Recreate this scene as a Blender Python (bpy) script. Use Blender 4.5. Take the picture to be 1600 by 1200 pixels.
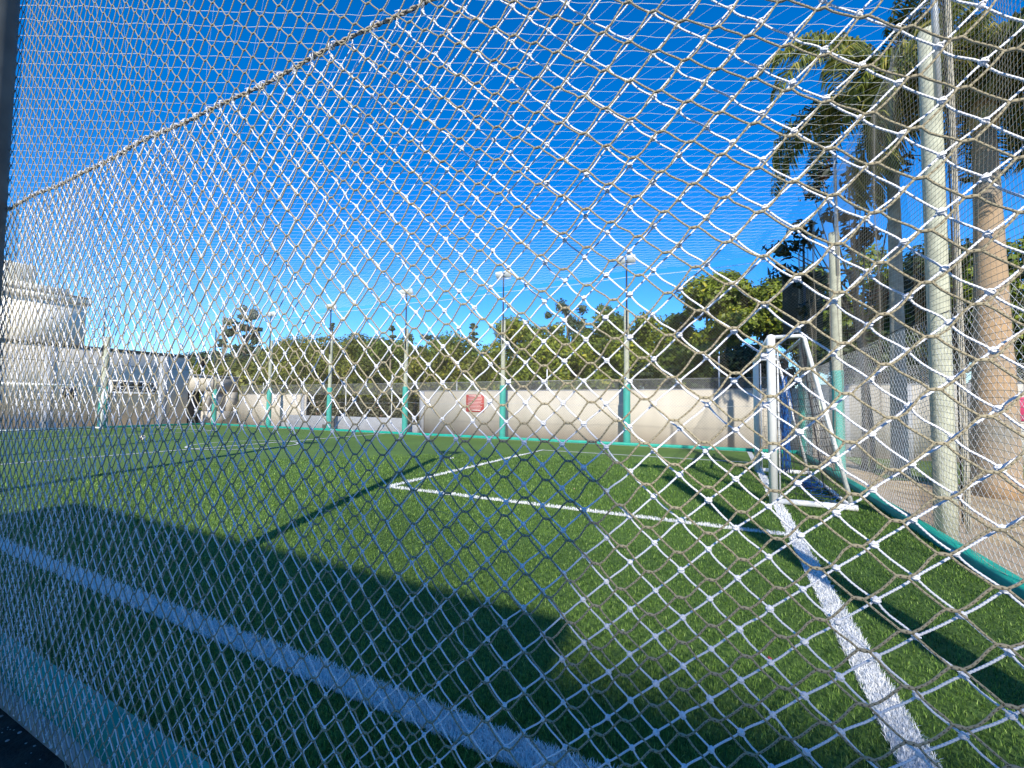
import bpy, math, random
import numpy as np
from mathutils import Vector, Matrix
random.seed(7)
RNG = np.random.default_rng(11)
scene = bpy.context.scene
COL = scene.collection
for o in list(bpy.data.objects):
    bpy.data.objects.remove(o)

# ------------------------------------------------------------------ camera, sky, sun, exposure
yaw, pitch, roll = math.radians(26.196), math.radians(2.692), math.radians(0.544)
cam_d = bpy.data.cameras.new('camera')
cam_d.sensor_width = 36.0
cam_d.lens = 36.0 * 675.8 / 1600.0
cam_d.clip_start = 0.05
cam_d.clip_end = 2000
cam = bpy.data.objects.new('camera', cam_d)
COL.objects.link(cam)
fw = Vector((-math.sin(yaw) * math.cos(pitch), math.cos(yaw) * math.cos(pitch), math.sin(pitch)))
rt = Vector((math.cos(yaw), math.sin(yaw), 0))
up = rt.cross(fw)
r2 = rt * math.cos(roll) + up * math.sin(roll)
u2 = -rt * math.sin(roll) + up * math.cos(roll)
M = Matrix((r2, u2, -fw)).transposed().to_4x4()
M.translation = Vector((0, 0, 1.5))
cam.matrix_world = M
scene.camera = cam

SUN_EL, SUN_ROT = math.radians(33.0), math.radians(159.0)
world = bpy.data.worlds.new('World')
scene.world = world
world.use_nodes = True
wn = world.node_tree.nodes
wl = world.node_tree.links
wn.clear()
sky = wn.new('ShaderNodeTexSky')
sky.sky_type = 'NISHITA'
sky.sun_disc = False
sky.sun_elevation = SUN_EL
sky.sun_rotation = SUN_ROT
sky.altitude = 300
sky.air_density = 1.0
sky.dust_density = 0.1
sky.ozone_density = 6.0
hs = wn.new('ShaderNodeHueSaturation')
hs.inputs['Saturation'].default_value = 1.30
hs.inputs['Value'].default_value = 0.95
hs.inputs['Hue'].default_value = 0.506
bg = wn.new('ShaderNodeBackground')
bg.inputs['Strength'].default_value = 0.15
wo = wn.new('ShaderNodeOutputWorld')
wl.new(sky.outputs[0], hs.inputs['Color'])
wl.new(hs.outputs[0], bg.inputs['Color'])
wl.new(bg.outputs[0], wo.inputs['Surface'])

sun_d = bpy.data.lights.new('sun', 'SUN')
sun_d.energy = 4.2
sun_d.angle = math.radians(0.53)
sun_d.color = (1.0, 0.94, 0.84)
sun = bpy.data.objects.new('sun', sun_d)
COL.objects.link(sun)
SV = Vector((math.sin(SUN_ROT) * math.cos(SUN_EL), math.cos(SUN_ROT) * math.cos(SUN_EL), math.sin(SUN_EL)))
sun.rotation_euler = SV.to_track_quat('Z', 'Y').to_euler()
sun.location = SV * 60

vs = scene.view_settings
vs.view_transform = 'Standard'
vs.look = 'None'
vs.gamma = 1.0
vs.use_curve_mapping = False
vs.exposure = 0.8

# ------------------------------------------------------------------ materials
def mat(name, col, rough=0.8, var=0.15, scale=6.0, bump=0.0, bscale=None, metal=0.0, spec=0.3, col2=None, trans=0.0, coords='Object', stretch=None):
    m = bpy.data.materials.new(name)
    m.use_nodes = True
    n, l = m.node_tree.nodes, m.node_tree.links
    b = n['Principled BSDF']
    b.inputs['Roughness'].default_value = rough
    b.inputs['Metallic'].default_value = metal
    b.inputs['Specular IOR Level'].default_value = spec
    tc = n.new('ShaderNodeTexCoord')
    nz = n.new('ShaderNodeTexNoise')
    nz.inputs['Scale'].default_value = scale
    nz.inputs['Detail'].default_value = 6
    if stretch:
        mp = n.new('ShaderNodeMapping'); mp.inputs['Scale'].default_value = stretch
        l.new(tc.outputs[coords], mp.inputs['Vector']); l.new(mp.outputs[0], nz.inputs['Vector'])
    else:
        l.new(tc.outputs[coords], nz.inputs['Vector'])
    rp = n.new('ShaderNodeValToRGB')
    rp.color_ramp.elements[0].position = 0.3
    rp.color_ramp.elements[1].position = 0.7
    c0 = [max(0, c * (1 - var)) for c in col]
    c1 = list(col2) if col2 else [min(1, c * (1 + var)) for c in col]
    rp.color_ramp.elements[0].color = (*c0, 1)
    rp.color_ramp.elements[1].color = (*c1, 1)
    l.new(nz.outputs['Fac'], rp.inputs['Fac'])
    l.new(rp.outputs['Color'], b.inputs['Base Color'])
    if bump:
        nb = n.new('ShaderNodeTexNoise')
        nb.inputs['Scale'].default_value = bscale or scale * 6
        nb.inputs['Detail'].default_value = 5
        l.new(tc.outputs[coords], nb.inputs['Vector'])
        bp = n.new('ShaderNodeBump')
        bp.inputs['Strength'].default_value = bump
        bp.inputs['Distance'].default_value = 0.02
        l.new(nb.outputs['Fac'], bp.inputs['Height'])
        l.new(bp.outputs['Normal'], b.inputs['Normal'])
    return m

def leafmat(name, dark, light, tip=None, rough=0.5, trans=0.25, spec=0.35):
    """foliage: colour per leaf from the 'rnd' attribute"""
    m = bpy.data.materials.new(name)
    m.use_nodes = True
    n, l = m.node_tree.nodes, m.node_tree.links
    b = n['Principled BSDF']
    at = n.new('ShaderNodeAttribute')
    at.attribute_name = 'rnd'
    rp = n.new('ShaderNodeValToRGB')
    rp.color_ramp.elements[0].color = (*dark, 1)
    rp.color_ramp.elements[1].color = (*light, 1)
    rp.color_ramp.elements[1].position = 0.85
    if tip:
        e = rp.color_ramp.elements.new(0.97)
        e.color = (*tip, 1)
    l.new(at.outputs['Fac'], rp.inputs['Fac'])
    l.new(rp.outputs['Color'], b.inputs['Base Color'])
    b.inputs['Roughness'].default_value = rough
    b.inputs['Specular IOR Level'].default_value = spec
    tr = n.new('ShaderNodeBsdfTranslucent')
    l.new(rp.outputs['Color'], tr.inputs['Color'])
    mx = n.new('ShaderNodeMixShader')
    mx.inputs['Fac'].default_value = trans
    l.new(b.outputs[0], mx.inputs[1])
    l.new(tr.outputs[0], mx.inputs[2])
    l.new(mx.outputs[0], n['Material Output'].inputs['Surface'])
    return m

def twinemat(name, light, dark, pitch, duty, rough=0.75, wear=0.2, chain=False):
    """braided twine: dashes along the 'tw' attribute (metres along, cos, sin of the way round)"""
    m = bpy.data.materials.new(name)
    m.use_nodes = True
    n, l = m.node_tree.nodes, m.node_tree.links
    b = n['Principled BSDF']
    b.inputs['Roughness'].default_value = rough
    b.inputs['Specular IOR Level'].default_value = 0.25
    at = n.new('ShaderNodeAttribute')
    at.attribute_name = 'tw'
    sp = n.new('ShaderNodeSeparateXYZ')
    l.new(at.outputs['Vector'], sp.inputs[0])
    def mth(op, a, bb=None):
        q = n.new('ShaderNodeMath')
        q.operation = op
        for i, v in ((0, a), (1, bb)):
            if v is None:
                continue
            if isinstance(v, (int, float)):
                q.inputs[i].default_value = v
            else:
                l.new(v, q.inputs[i])
        return q.outputs[0]
    ph = mth('MULTIPLY', sp.outputs[0], 2 * math.pi / pitch)
    s1 = mth('MULTIPLY', mth('SINE', ph), sp.outputs[1])
    s2 = mth('MULTIPLY', mth('COSINE', ph), sp.outputs[2])
    s = mth('ADD', s1, s2)
    if chain:
        # chain of light loops with dark gaps on the two broad faces
        dk = mth('MULTIPLY', mth('MULTIPLY', sp.outputs[2], sp.outputs[2]), mth('MULTIPLY_ADD', mth('SINE', ph), 1.0))
        h = mth('SUBTRACT', 1.0, dk)
    else:
        h = mth('MAXIMUM', s, mth('SUBTRACT', s1, s2))
    rp = n.new('ShaderNodeValToRGB')
    rp.color_ramp.elements[0].position = duty - 0.16
    rp.color_ramp.elements[1].position = duty + 0.16
    rp.color_ramp.elements[0].color = (*dark, 1)
    rp.color_ramp.elements[1].color = (*light, 1)
    l.new(mth('MULTIPLY_ADD', h, 0.5), rp.inputs['Fac'])
    rp.inputs['Fac'].links[0].from_node.inputs[2].default_value = 0.5
    tc = n.new('ShaderNodeTexCoord')
    nz = n.new('ShaderNodeTexNoise')
    nz.inputs['Scale'].default_value = 5
    nz.inputs['Detail'].default_value = 4
    l.new(tc.outputs['Object'], nz.inputs['Vector'])
    mr = n.new('ShaderNodeMapRange')
    mr.inputs['From Min'].default_value = 0.3
    mr.inputs['From Max'].default_value = 0.7
    mr.inputs['To Min'].default_value = 1 - wear
    mr.inputs['To Max'].default_value = 1.0
    l.new(nz.outputs['Fac'], mr.inputs['Value'])
    vm = n.new('ShaderNodeVectorMath')
    vm.operation = 'SCALE'
    l.new(rp.outputs['Color'], vm.inputs[0])
    l.new(mr.outputs['Result'], vm.inputs['Scale'])
    l.new(vm.outputs[0], b.inputs['Base Color'])
    bp = n.new('ShaderNodeBump')
    bp.inputs['Strength'].default_value = 0.5
    bp.inputs['Distance'].default_value = 0.001
    l.new(h, bp.inputs['Height'])
    l.new(bp.outputs['Normal'], b.inputs['Normal'])
    return m

MAT = dict(
    white_twine=twinemat('white_twine', (0.82, 0.82, 0.84), (0.60, 0.60, 0.64), 0.006, 0.35, wear=0.12),
    beige_twine=twinemat('beige_twine', (0.36, 0.31, 0.20), (0.018, 0.016, 0.010), 0.0088, 0.56, chain=True),
    rope=twinemat('grey_rope', (0.42, 0.37, 0.29), (0.09, 0.075, 0.06), 0.022, 0.5),
    roof_twine=mat('roof_twine', (0.8, 0.82, 0.84), 0.8, 0.05),
    tan_twine=mat('tan_twine', (0.50, 0.46, 0.36), 0.8, 0.2),
    far_twine=mat('far_twine', (0.20, 0.18, 0.15), 0.8, 0.2),
    goal_twine=mat('goal_twine', (0.05, 0.05, 0.055), 0.8, 0.3),
    blue_twine=mat('blue_twine', (0.02, 0.10, 0.32), 0.7, 0.4, 12),
    white_paint=mat('white_paint', (0.78, 0.77, 0.74), 0.4, 0.06, 9, bump=0.05, spec=0.5),
    green_paint=mat('green_paint', (0.012, 0.28, 0.21), 0.55, 0.16, 5, bump=0.15, bscale=40, spec=0.3),
    pad_green=mat('pad_green', (0.05, 0.36, 0.30), 0.5, 0.12, 4, bump=0.1, bscale=30),
    cream=mat('cream_wall', (0.52, 0.47, 0.385), 0.9, 0.10, 1.3, bump=0.12, bscale=50, stretch=(1, 1, .22)),
    grey_wall=mat('grey_wall', (0.86, 0.77, 0.62), 0.9, 0.07, 0.6, bump=0.1, bscale=40),
    white_wall=mat('white_wall', (0.84, 0.79, 0.69), 0.9, 0.06, 0.8, bump=0.1, bscale=40),
    wall_right=mat('wall_right', (0.46, 0.43, 0.37), 0.9, 0.14, 1.2, bump=0.12, bscale=40, stretch=(1, 1, .25)),
    tower_wall=mat('tower_wall', (0.64, 0.62, 0.54), 0.9, 0.16, 1.6, bump=0.15),
    dark_trim=mat('dark_trim', (0.10, 0.095, 0.085), 0.8, 0.25, 3),
    trim_grey=mat('trim_grey', (0.22, 0.21, 0.19), 0.8, 0.2, 3),
    pilaster=mat('pilaster_grey', (0.40, 0.41, 0.42), 0.85, 0.08, 2),
    concrete=mat('concrete', (0.36, 0.36, 0.36), 0.9, 0.25, 4, bump=0.4, bscale=30),
    grey_block=mat('grey_block', (0.30, 0.31, 0.33), 0.85, 0.1, 3, bump=0.15),
    wood=mat('post_wood', (0.42, 0.43, 0.33), 0.85, 0.18, 8, bump=0.3, bscale=30),
    pole_shaded=mat('pole_shaded', (0.09, 0.10, 0.10), 0.6, 0.25, 6),  # post wood darkened in colour for the side turned from the sun
    galv=mat('galvanised', (0.52, 0.54, 0.55), 0.45, 0.12, 8, metal=0.4),
    navy=mat('navy_pipe', (0.02, 0.035, 0.07), 0.5, 0.2, 8),
    glass_dark=mat('dark_glass', (0.03, 0.035, 0.04), 0.15, 0.3, 3, spec=0.6),
    lens=mat('lamp_lens', (0.55, 0.58, 0.60), 0.2, 0.1, 3, spec=0.6),
    lamp_body=mat('lamp_body', (0.70, 0.70, 0.68), 0.5, 0.08, 6),
    chain=mat('chainlink_wire', (0.36, 0.36, 0.35), 0.5, 0.15, 8, metal=0.3),
    red_sign=mat('red_sign', (0.42, 0.07, 0.06), 0.6, 0.1, 6),
    pink_sign=mat('pink_sign', (0.50, 0.05, 0.13), 0.6, 0.1, 6),
    print_white=mat('print_white', (0.75, 0.62, 0.58), 0.6, 0.05, 6),
    screen=mat('dark_screen', (0.045, 0.045, 0.03), 0.7, 0.25, 3, bump=0.1),
    ball=mat('ball_leather', (0.80, 0.72, 0.56), 0.5, 0.08, 12),
    ball_dark=mat('ball_patch', (0.25, 0.16, 0.13), 0.5, 0.1, 12),
    barrel=mat('black_barrel', (0.012, 0.012, 0.014), 0.5, 0.2, 5),
    black_wire=mat('black_wire', (0.015, 0.015, 0.016), 0.6, 0.2, 5),
    bark=mat('bark', (0.20, 0.17, 0.13), 0.95, 0.35, 9, bump=0.6, bscale=30),
    palm_bark=mat('palm_bark', (0.34, 0.32, 0.26), 0.9, 0.3, 5, bump=0.5, bscale=22),
    palm_bark_warm=mat('palm_bark_warm', (0.30, 0.28, 0.23), 0.9, 0.3, 1.1, col2=(0.42, 0.27, 0.14), bump=0.5, bscale=22),
    palm_shaft=mat('palm_shaft', (0.50, 0.26, 0.10), 0.6, 0.35, 4, col2=(0.34, 0.33, 0.14), bump=0.2),
    frond_rib=mat('frond_rib', (0.16, 0.18, 0.06), 0.6, 0.2, 6),
    sand=mat('sand', (0.34, 0.255, 0.16), 0.95, 0.25, 1.6, bump=0.6, bscale=25, col2=(0.50, 0.375, 0.21)),
    pink_path=mat('pink_path', (0.36, 0.275, 0.185), 0.9, 0.12, 2.5, bump=0.3, bscale=60),
    soil=mat('soil', (0.03, 0.028, 0.022), 0.95, 0.5, 12, bump=0.8, bscale=60),
    lawn=mat('lawn', (0.10, 0.15, 0.035), 0.9, 0.4, 5, bump=0.6, bscale=40),
    pebble=mat('pebble', (0.30, 0.30, 0.29), 0.9, 0.3, 10),
    hill=mat('hill_soil', (0.045, 0.06, 0.018), 0.95, 0.4, 0.2),
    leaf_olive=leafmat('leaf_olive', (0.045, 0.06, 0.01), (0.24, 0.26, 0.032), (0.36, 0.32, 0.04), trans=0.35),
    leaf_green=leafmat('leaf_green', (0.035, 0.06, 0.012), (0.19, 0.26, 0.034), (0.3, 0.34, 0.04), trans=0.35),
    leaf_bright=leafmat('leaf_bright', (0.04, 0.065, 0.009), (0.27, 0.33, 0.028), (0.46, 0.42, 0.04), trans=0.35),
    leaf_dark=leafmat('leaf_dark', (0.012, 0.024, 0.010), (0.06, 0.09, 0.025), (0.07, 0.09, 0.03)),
    leaf_blue=leafmat('leaf_blue', (0.022, 0.04, 0.022), (0.10, 0.14, 0.06)),
    leaf_mango=leafmat('leaf_mango', (0.006, 0.014, 0.008), (0.02, 0.038, 0.018), (0.14, 0.03, 0.025), rough=0.4),
    leaf_hedge=leafmat('leaf_hedge', (0.025, 0.035, 0.018), (0.14, 0.14, 0.07), (0.42, 0.26, 0.20)),
    palm_leaf=leafmat('palm_leaf', (0.03, 0.05, 0.014), (0.23, 0.26, 0.045), (0.52, 0.44, 0.13), rough=0.4, trans=0.35),
)

# artificial turf: base sheet and blades
def turf_base():
    m = bpy.data.materials.new('turf_base')
    m.use_nodes = True
    n, l = m.node_tree.nodes, m.node_tree.links
    b = n['Principled BSDF']
    b.inputs['Roughness'].default_value = 0.75
    b.inputs['Specular IOR Level'].default_value = 0.2
    tc = n.new('ShaderNodeTexCoord')
    n1 = n.new('ShaderNodeTexNoise'); n1.inputs['Scale'].default_value = 26; n1.inputs['Detail'].default_value = 8; n1.inputs['Roughness'].default_value = 0.75
    n2 = n.new('ShaderNodeTexNoise'); n2.inputs['Scale'].default_value = 0.5; n2.inputs['Detail'].default_value = 4
    mp = n.new('ShaderNodeMapping'); mp.inputs['Scale'].default_value = (1.0, 1.7, 1.0)
    l.new(tc.outputs['Object'], mp.inputs['Vector'])
    l.new(mp.outputs[0], n1.inputs['Vector'])
    l.new(tc.outputs['Object'], n2.inputs['Vector'])
    r1 = n.new('ShaderNodeValToRGB')
    r1.color_ramp.elements[0].position = 0.34; r1.color_ramp.elements[0].color = (0.026, 0.066, 0.013, 1)
    r1.color_ramp.elements[1].position = 0.68; r1.color_ramp.elements[1].color = (0.175, 0.285, 0.060, 1)
    l.new(n1.outputs['Fac'], r1.inputs['Fac'])
    r2_ = n.new('ShaderNodeMapRange')
    r2_.inputs['From Min'].default_value = 0.3; r2_.inputs['From Max'].default_value = 0.7
    r2_.inputs['To Min'].default_value = 0.85; r2_.inputs['To Max'].default_value = 1.12
    l.new(n2.outputs['Fac'], r2_.inputs['Value'])
    vm = n.new('ShaderNodeVectorMath'); vm.operation = 'SCALE'
    l.new(r1.outputs['Color'], vm.inputs[0]); l.new(r2_.outputs['Result'], vm.inputs['Scale'])
    l.new(vm.outputs[0], b.inputs['Base Color'])
    bp = n.new('ShaderNodeBump'); bp.inputs['Strength'].default_value = 0.7; bp.inputs['Distance'].default_value = 0.03
    l.new(n1.outputs['Fac'], bp.inputs['Height'])
    l.new(bp.outputs[0], b.inputs['Normal'])
    return m
MAT['turf'] = turf_base()
MAT['blade'] = leafmat('turf_blade', (0.022, 0.065, 0.010), (0.19, 0.32, 0.055), (0.32, 0.44, 0.12), rough=0.5, trans=0.12, spec=0.12)
MAT['blade_white'] = leafmat('turf_blade_white', (0.74, 0.75, 0.75), (0.86, 0.86, 0.84), rough=0.55, trans=0.1)
MAT['line_base'] = mat('line_base', (0.30, 0.32, 0.30), 0.8, 0.12, 75, col2=(0.84, 0.84, 0.82), bump=0.6, bscale=70)

# ------------------------------------------------------------------ mesh helpers
def mesh_np(name, V, Q=None, T=None, m=None, smooth=False, attrs=None, face_rnd=None):
    """one mesh from numpy arrays: vertices, quads, triangles"""
    V = np.asarray(V, dtype=np.float32).reshape(-1, 3)
    Q = np.zeros((0, 4), int) if Q is None else np.asarray(Q).reshape(-1, 4)
    T = np.zeros((0, 3), int) if T is None else np.asarray(T).reshape(-1, 3)
    me = bpy.data.meshes.new(name)
    me.vertices.add(len(V))
    me.vertices.foreach_set('co', V.ravel())
    loops = np.concatenate([Q.ravel(), T.ravel()]).astype(np.int32)
    me.loops.add(len(loops))
    me.loops.foreach_set('vertex_index', loops)
    nq, nt = len(Q), len(T)
    me.polygons.add(nq + nt)
    st = np.concatenate([np.arange(nq) * 4, nq * 4 + np.arange(nt) * 3]).astype(np.int32)
    me.polygons.foreach_set('loop_start', st)
    if smooth:
        me.polygons.foreach_set('use_smooth', np.ones(nq + nt, bool))
    for k, a in (attrs or {}).items():
        at = me.attributes.new(k, 'FLOAT_VECTOR', 'POINT')
        at.data.foreach_set('vector', np.asarray(a, dtype=np.float32).ravel())
    if face_rnd is not None:
        at = me.attributes.new('rnd', 'FLOAT', 'FACE')
        at.data.foreach_set('value', np.asarray(face_rnd, dtype=np.float32))
    me.update(calc_edges=True)
    me.validate()
    if m:
        me.materials.append(MAT[m] if isinstance(m, str) else m)
    return me

def obj(name, me, parent=None, loc=None):
    o = bpy.data.objects.new(name, me)
    COL.objects.link(o)
    if parent is not None:
        o.parent = parent
    if loc is not None:
        o.location = loc
    return o

def tag(o, label=None, cat=None, group=None, kind=None):
    if label: o['label'] = label
    if cat: o['category'] = cat
    if group: o['group'] = group
    if kind: o['kind'] = kind
    return o

def thing(name, label, cat, loc=(0, 0, 0), rz=0, group=None):
    o = bpy.data.objects.new(name, None)
    COL.objects.link(o)
    o.location = loc
    o.rotation_euler = (0, 0, rz)
    o.empty_display_size = 0.2
    return tag(o, label, cat, group)

def copy_tree(o, parent=None):
    c = o.copy()
    COL.objects.link(c)
    c.parent = parent
    for ch in [x for x in o.children]:
        copy_tree(ch, c)
    return c

class MB:
    """collects boxes, tubes and so on, then links them as one mesh object"""
    def __init__(s):
        s.V, s.Q, s.T, s.n = [], [], [], 0
    def add(s, V, Q=None, T=None):
        V = np.asarray(V, float).reshape(-1, 3)
        s.V.append(V)
        if Q is not None and len(Q): s.Q.append(np.asarray(Q).reshape(-1, 4) + s.n)
        if T is not None and len(T): s.T.append(np.asarray(T).reshape(-1, 3) + s.n)
        s.n += len(V)
        return s
    def box(s, x0, x1, y0, y1, z0, z1, bev=0.0):
        b = min(bev, (x1 - x0) * .45, (y1 - y0) * .45, (z1 - z0) * .45)
        if b <= 0:
            V = [(x, y, z) for z in (z0, z1) for y in (y0, y1) for x in (x0, x1)]
            return s.add(V, [(0, 2, 3, 1), (4, 5, 7, 6), (0, 1, 5, 4), (2, 6, 7, 3), (0, 4, 6, 2), (1, 3, 7, 5)])
        # chamfered box: stack of octagonal rings
        def ring(z, i):
            return [(x0 + b + i, y0 + i, z), (x1 - b - i, y0 + i, z), (x1 - i, y0 + b + i, z), (x1 - i, y1 - b - i, z), (x1 - b - i, y1 - i, z), (x0 + b + i, y1 - i, z), (x0 + i, y1 - b - i, z), (x0 + i, y0 + b + i, z)]
        V = ring(z0, b * .6) + ring(z0 + b, 0) + ring(z1 - b, 0) + ring(z1, b * .6)
        Q = [(r * 8 + k, r * 8 + (k + 1) % 8, (r + 1) * 8 + (k + 1) % 8, (r + 1) * 8 + k) for r in range(3) for k in range(8)]
        T = []
        for base, fl in ((0, True), (24, False)):
            for k in range(1, 7):
                t = (base, base + k, base + k + 1)
                T.append(t[::-1] if fl else t)
        return s.add(V, Q, T)
    def tube(s, pts, r, sides=8, caps=True):
        P = np.asarray(pts, float)
        K = len(P)
        R = np.full(K, r, float) if np.isscalar(r) else np.asarray(r, float)
        t = np.gradient(P, axis=0)
        t /= np.linalg.norm(t, axis=1, keepdims=True) + 1e-12
        ref = np.array([0, 0, 1.0]) if abs(t[0][2]) < .9 else np.array([1.0, 0, 0])
        n1 = np.cross(t[0], ref); n1 /= np.linalg.norm(n1)
        V = []
        a = np.arange(sides) / sides * 2 * np.pi
        for k in range(K):
            n1 = n1 - t[k] * (n1 @ t[k]); n1 /= np.linalg.norm(n1) + 1e-12
            n2 = np.cross(t[k], n1)
            V.append(P[k] + R[k] * (np.cos(a)[:, None] * n1 + np.sin(a)[:, None] * n2))
        V = np.concatenate(V)
        Q = [(k * sides + i, k * sides + (i + 1) % sides, (k + 1) * sides + (i + 1) % sides, (k + 1) * sides + i) for k in range(K - 1) for i in range(sides)]
        T = []
        if caps:
            T += [(0, i + 1, i) for i in range(1, sides - 1)]
            e = (K - 1) * sides
            T += [(e, e + i, e + i + 1) for i in range(1, sides - 1)]
        return s.add(V, Q, T)
    def bars(s, P, r, sides=3, ref=(0, 0, 1)):
        V, Q, _ = bar_arrays(P, r, sides, ref)
        return s.add(V, Q)
    def build(s, name, m, parent=None, smooth=False, loc=None, label=None):
        me = mesh_np(name, np.concatenate(s.V), np.concatenate(s.Q) if s.Q else None, np.concatenate(s.T) if s.T else None, m, smooth)
        o = obj(name, me, parent, loc)
        if label: o['label'] = label
        return o

def bar_arrays(P, r, sides=5, ref=(0, 1, 0), along0=None):
    """many tubes at once: P is (N, K, 3)"""
    P = np.asarray(P, float)
    N, K, _ = P.shape
    t = np.empty_like(P)
    t[:, 1:-1] = P[:, 2:] - P[:, :-2]
    t[:, 0] = P[:, 1] - P[:, 0]
    t[:, -1] = P[:, -1] - P[:, -2]
    t /= np.linalg.norm(t, axis=2, keepdims=True) + 1e-12
    n1 = np.cross(t, np.asarray(ref, float))
    n1 /= np.linalg.norm(n1, axis=2, keepdims=True) + 1e-12
    n2 = np.cross(t, n1)
    a = np.arange(sides) / sides * 2 * np.pi
    R = np.broadcast_to(np.asarray(r, float), (N, K)) if not np.isscalar(r) else np.full((N, K), r)
    V = P[:, :, None, :] + R[:, :, None, None] * (np.cos(a)[None, None, :, None] * n1[:, :, None, :] + np.sin(a)[None, None, :, None] * n2[:, :, None, :])
    L = np.concatenate([np.zeros((N, 1)), np.cumsum(np.linalg.norm(np.diff(P, axis=1), axis=2), axis=1)], axis=1)
    if along0 is not None: L = L + along0[:, None]
    tw = np.stack([np.broadcast_to(L[:, :, None], (N, K, sides)), np.broadcast_to(np.cos(a), (N, K, sides)), np.broadcast_to(np.sin(a), (N, K, sides))], axis=-1)
    base = (np.arange(N) * K * sides)[:, None, None] + (np.arange(K - 1) * sides)[None, :, None]
    i = np.arange(sides)[None, None, :]
    j = (np.arange(sides) + 1) % sides
    q = np.stack([base + i, base + j[None, None, :], base + sides + j[None, None, :], base + sides + i], axis=-1)
    return V.reshape(-1, 3), q.reshape(-1, 4), tw.reshape(-1, 3)

def ico(sub=1):
    ph = (1 + 5 ** .5) / 2
    V = [(-1, ph, 0), (1, ph, 0), (-1, -ph, 0), (1, -ph, 0), (0, -1, ph), (0, 1, ph), (0, -1, -ph), (0, 1, -ph), (ph, 0, -1), (ph, 0, 1), (-ph, 0, -1), (-ph, 0, 1)]
    F = [(0, 11, 5), (0, 5, 1), (0, 1, 7), (0, 7, 10), (0, 10, 11), (1, 5, 9), (5, 11, 4), (11, 10, 2), (10, 7, 6), (7, 1, 8), (3, 9, 4), (3, 4, 2), (3, 2, 6), (3, 6, 8), (3, 8, 9), (4, 9, 5), (2, 4, 11), (6, 2, 10), (8, 6, 7), (9, 8, 1)]
    V = [np.array(v) / np.linalg.norm(v) for v in V]
    for _ in range(sub):
        c, G = {}, []
        def mid(a, b):
            k = (min(a, b), max(a, b))
            if k not in c:
                q = V[a] + V[b]
                V.append(q / np.linalg.norm(q)); c[k] = len(V) - 1
            return c[k]
        for a, b, d in F:
            x, y, z = mid(a, b), mid(b, d), mid(d, a)
            G += [(a, x, z), (b, y, x), (d, z, y), (x, y, z)]
        F = G
    return np.array(V), np.array(F)

def struct(o, name=None):
    o['kind'] = 'structure'
    return o

# ------------------------------------------------------------------ the ground and the pitch
X0, X1, Y0, Y1 = -30.4, 2.06, 1.06, 16.6       # inner edges of the kerbs
def sheet(name, x0, x1, y0, y1, z, m, parent=None):
    return struct(MB().add([(x0, y0, z), (x1, y0, z), (x1, y1, z), (x0, y1, z)], [(0, 1, 2, 3)]).build(name, m, parent))
sheet('ground', -400, 400, -400, 400, -0.15, 'sand')
sheet('soil_strip', -60, 2.4, .30, 0.955, -0.142, 'soil')
sheet('bounce_sheet', -60, 2.4, -6.98, 0.31, -0.146, 'white_wall')  # unseen pale sheet, added to bounce light up into the shaded near side
sheet('concrete_apron', -32.8, 2.4, 16.72, 17.99, -0.142, 'pink_path')
sheet('pink_path', 2.3, 2.9, -6.9, 17.9, -0.138, 'pink_path')
sheet('pitch', X0 - .02, X1 + .02, Y0 - .02, Y1 + .02, 0.0, 'turf')

# lawn patches outside the end of the pitch
def patch(name, pts, z, m):
    c = np.mean(pts, axis=0)
    V = [(c[0], c[1], z)] + [(x, y, z) for x, y in pts]
    n_ = len(pts)
    return struct(MB().add(V, T=[(0, 1 + i, 1 + (i + 1) % n_) for i in range(n_)]).build(name, m))
patch('lawn', [(3.3, 12.7), (4.3, 12.9), (6.5, 11.6), (9.5, 12.0), (14, 13), (14, 17.8), (3.5, 17.8)], -0.128, 'lawn')

# white lines on the turf (they lie on the pitch as sheets of white fibre)
LINES = []
def line(name, pts, w, z=0.004):
    P = np.array(pts, float)
    t = np.gradient(P, axis=0); t /= np.linalg.norm(t, axis=1, keepdims=True)
    nn = np.c_[-t[:, 1], t[:, 0]]
    A, B = P + nn * w / 2, P - nn * w / 2
    V = np.concatenate([np.c_[A, np.full(len(P), z)], np.c_[B, np.full(len(P), z)]])
    k = len(P)
    struct(MB().add(V, [(i + k, i + 1 + k, i + 1, i) for i in range(k - 1)]).build(name, 'line_base'))
    LINES.append((P, w))
LW = 0.125
GX = 0.71
line('touchline', [(X0 + .7, 1.75), (GX + .06, 1.75)], .14)
line('touchline_opposite', [(X0 + .7, 16.42), (GX + .06, 16.42)], 0.06)
line('goal_line', [(GX, 1.81), (GX, 16.38)], .135, 0.008)
line('penalty_area_line', [(GX - .06, 6.04), (-5.43, 6.04)], 0.105)
line('penalty_area_line', [(-5.40, 6.0), (-5.40, 13.38)], 0.105, 0.012)
line('penalty_area_line', [(GX - .06, 13.33), (-5.43, 13.33)], 0.105)
line('halfway_line', [(-15.0, 1.81), (-15.0, 16.38)], LW, 0.008)
line('penalty_mark', [(-6.98, 9.98), (-6.72, 9.98)], 0.11)
line('centre_circle', [(-15 + 1.65 * math.cos(a), 9.5 + 1.65 * math.sin(a)) for a in np.linspace(0, 2 * math.pi, 60)], 0.08, 0.012)
line('goal_line_opposite', [(-29.4, 1.81), (-29.4, 16.38)], LW, 0.008)
line('penalty_area_line', [(-29.3, 6.04), (-23.4, 6.04)], 0.1)
line('penalty_area_line', [(-23.4, 6.0), (-23.4, 13.38)], 0.1, 0.012)
line('penalty_area_line', [(-29.3, 13.33), (-23.4, 13.33)], 0.1)

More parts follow.
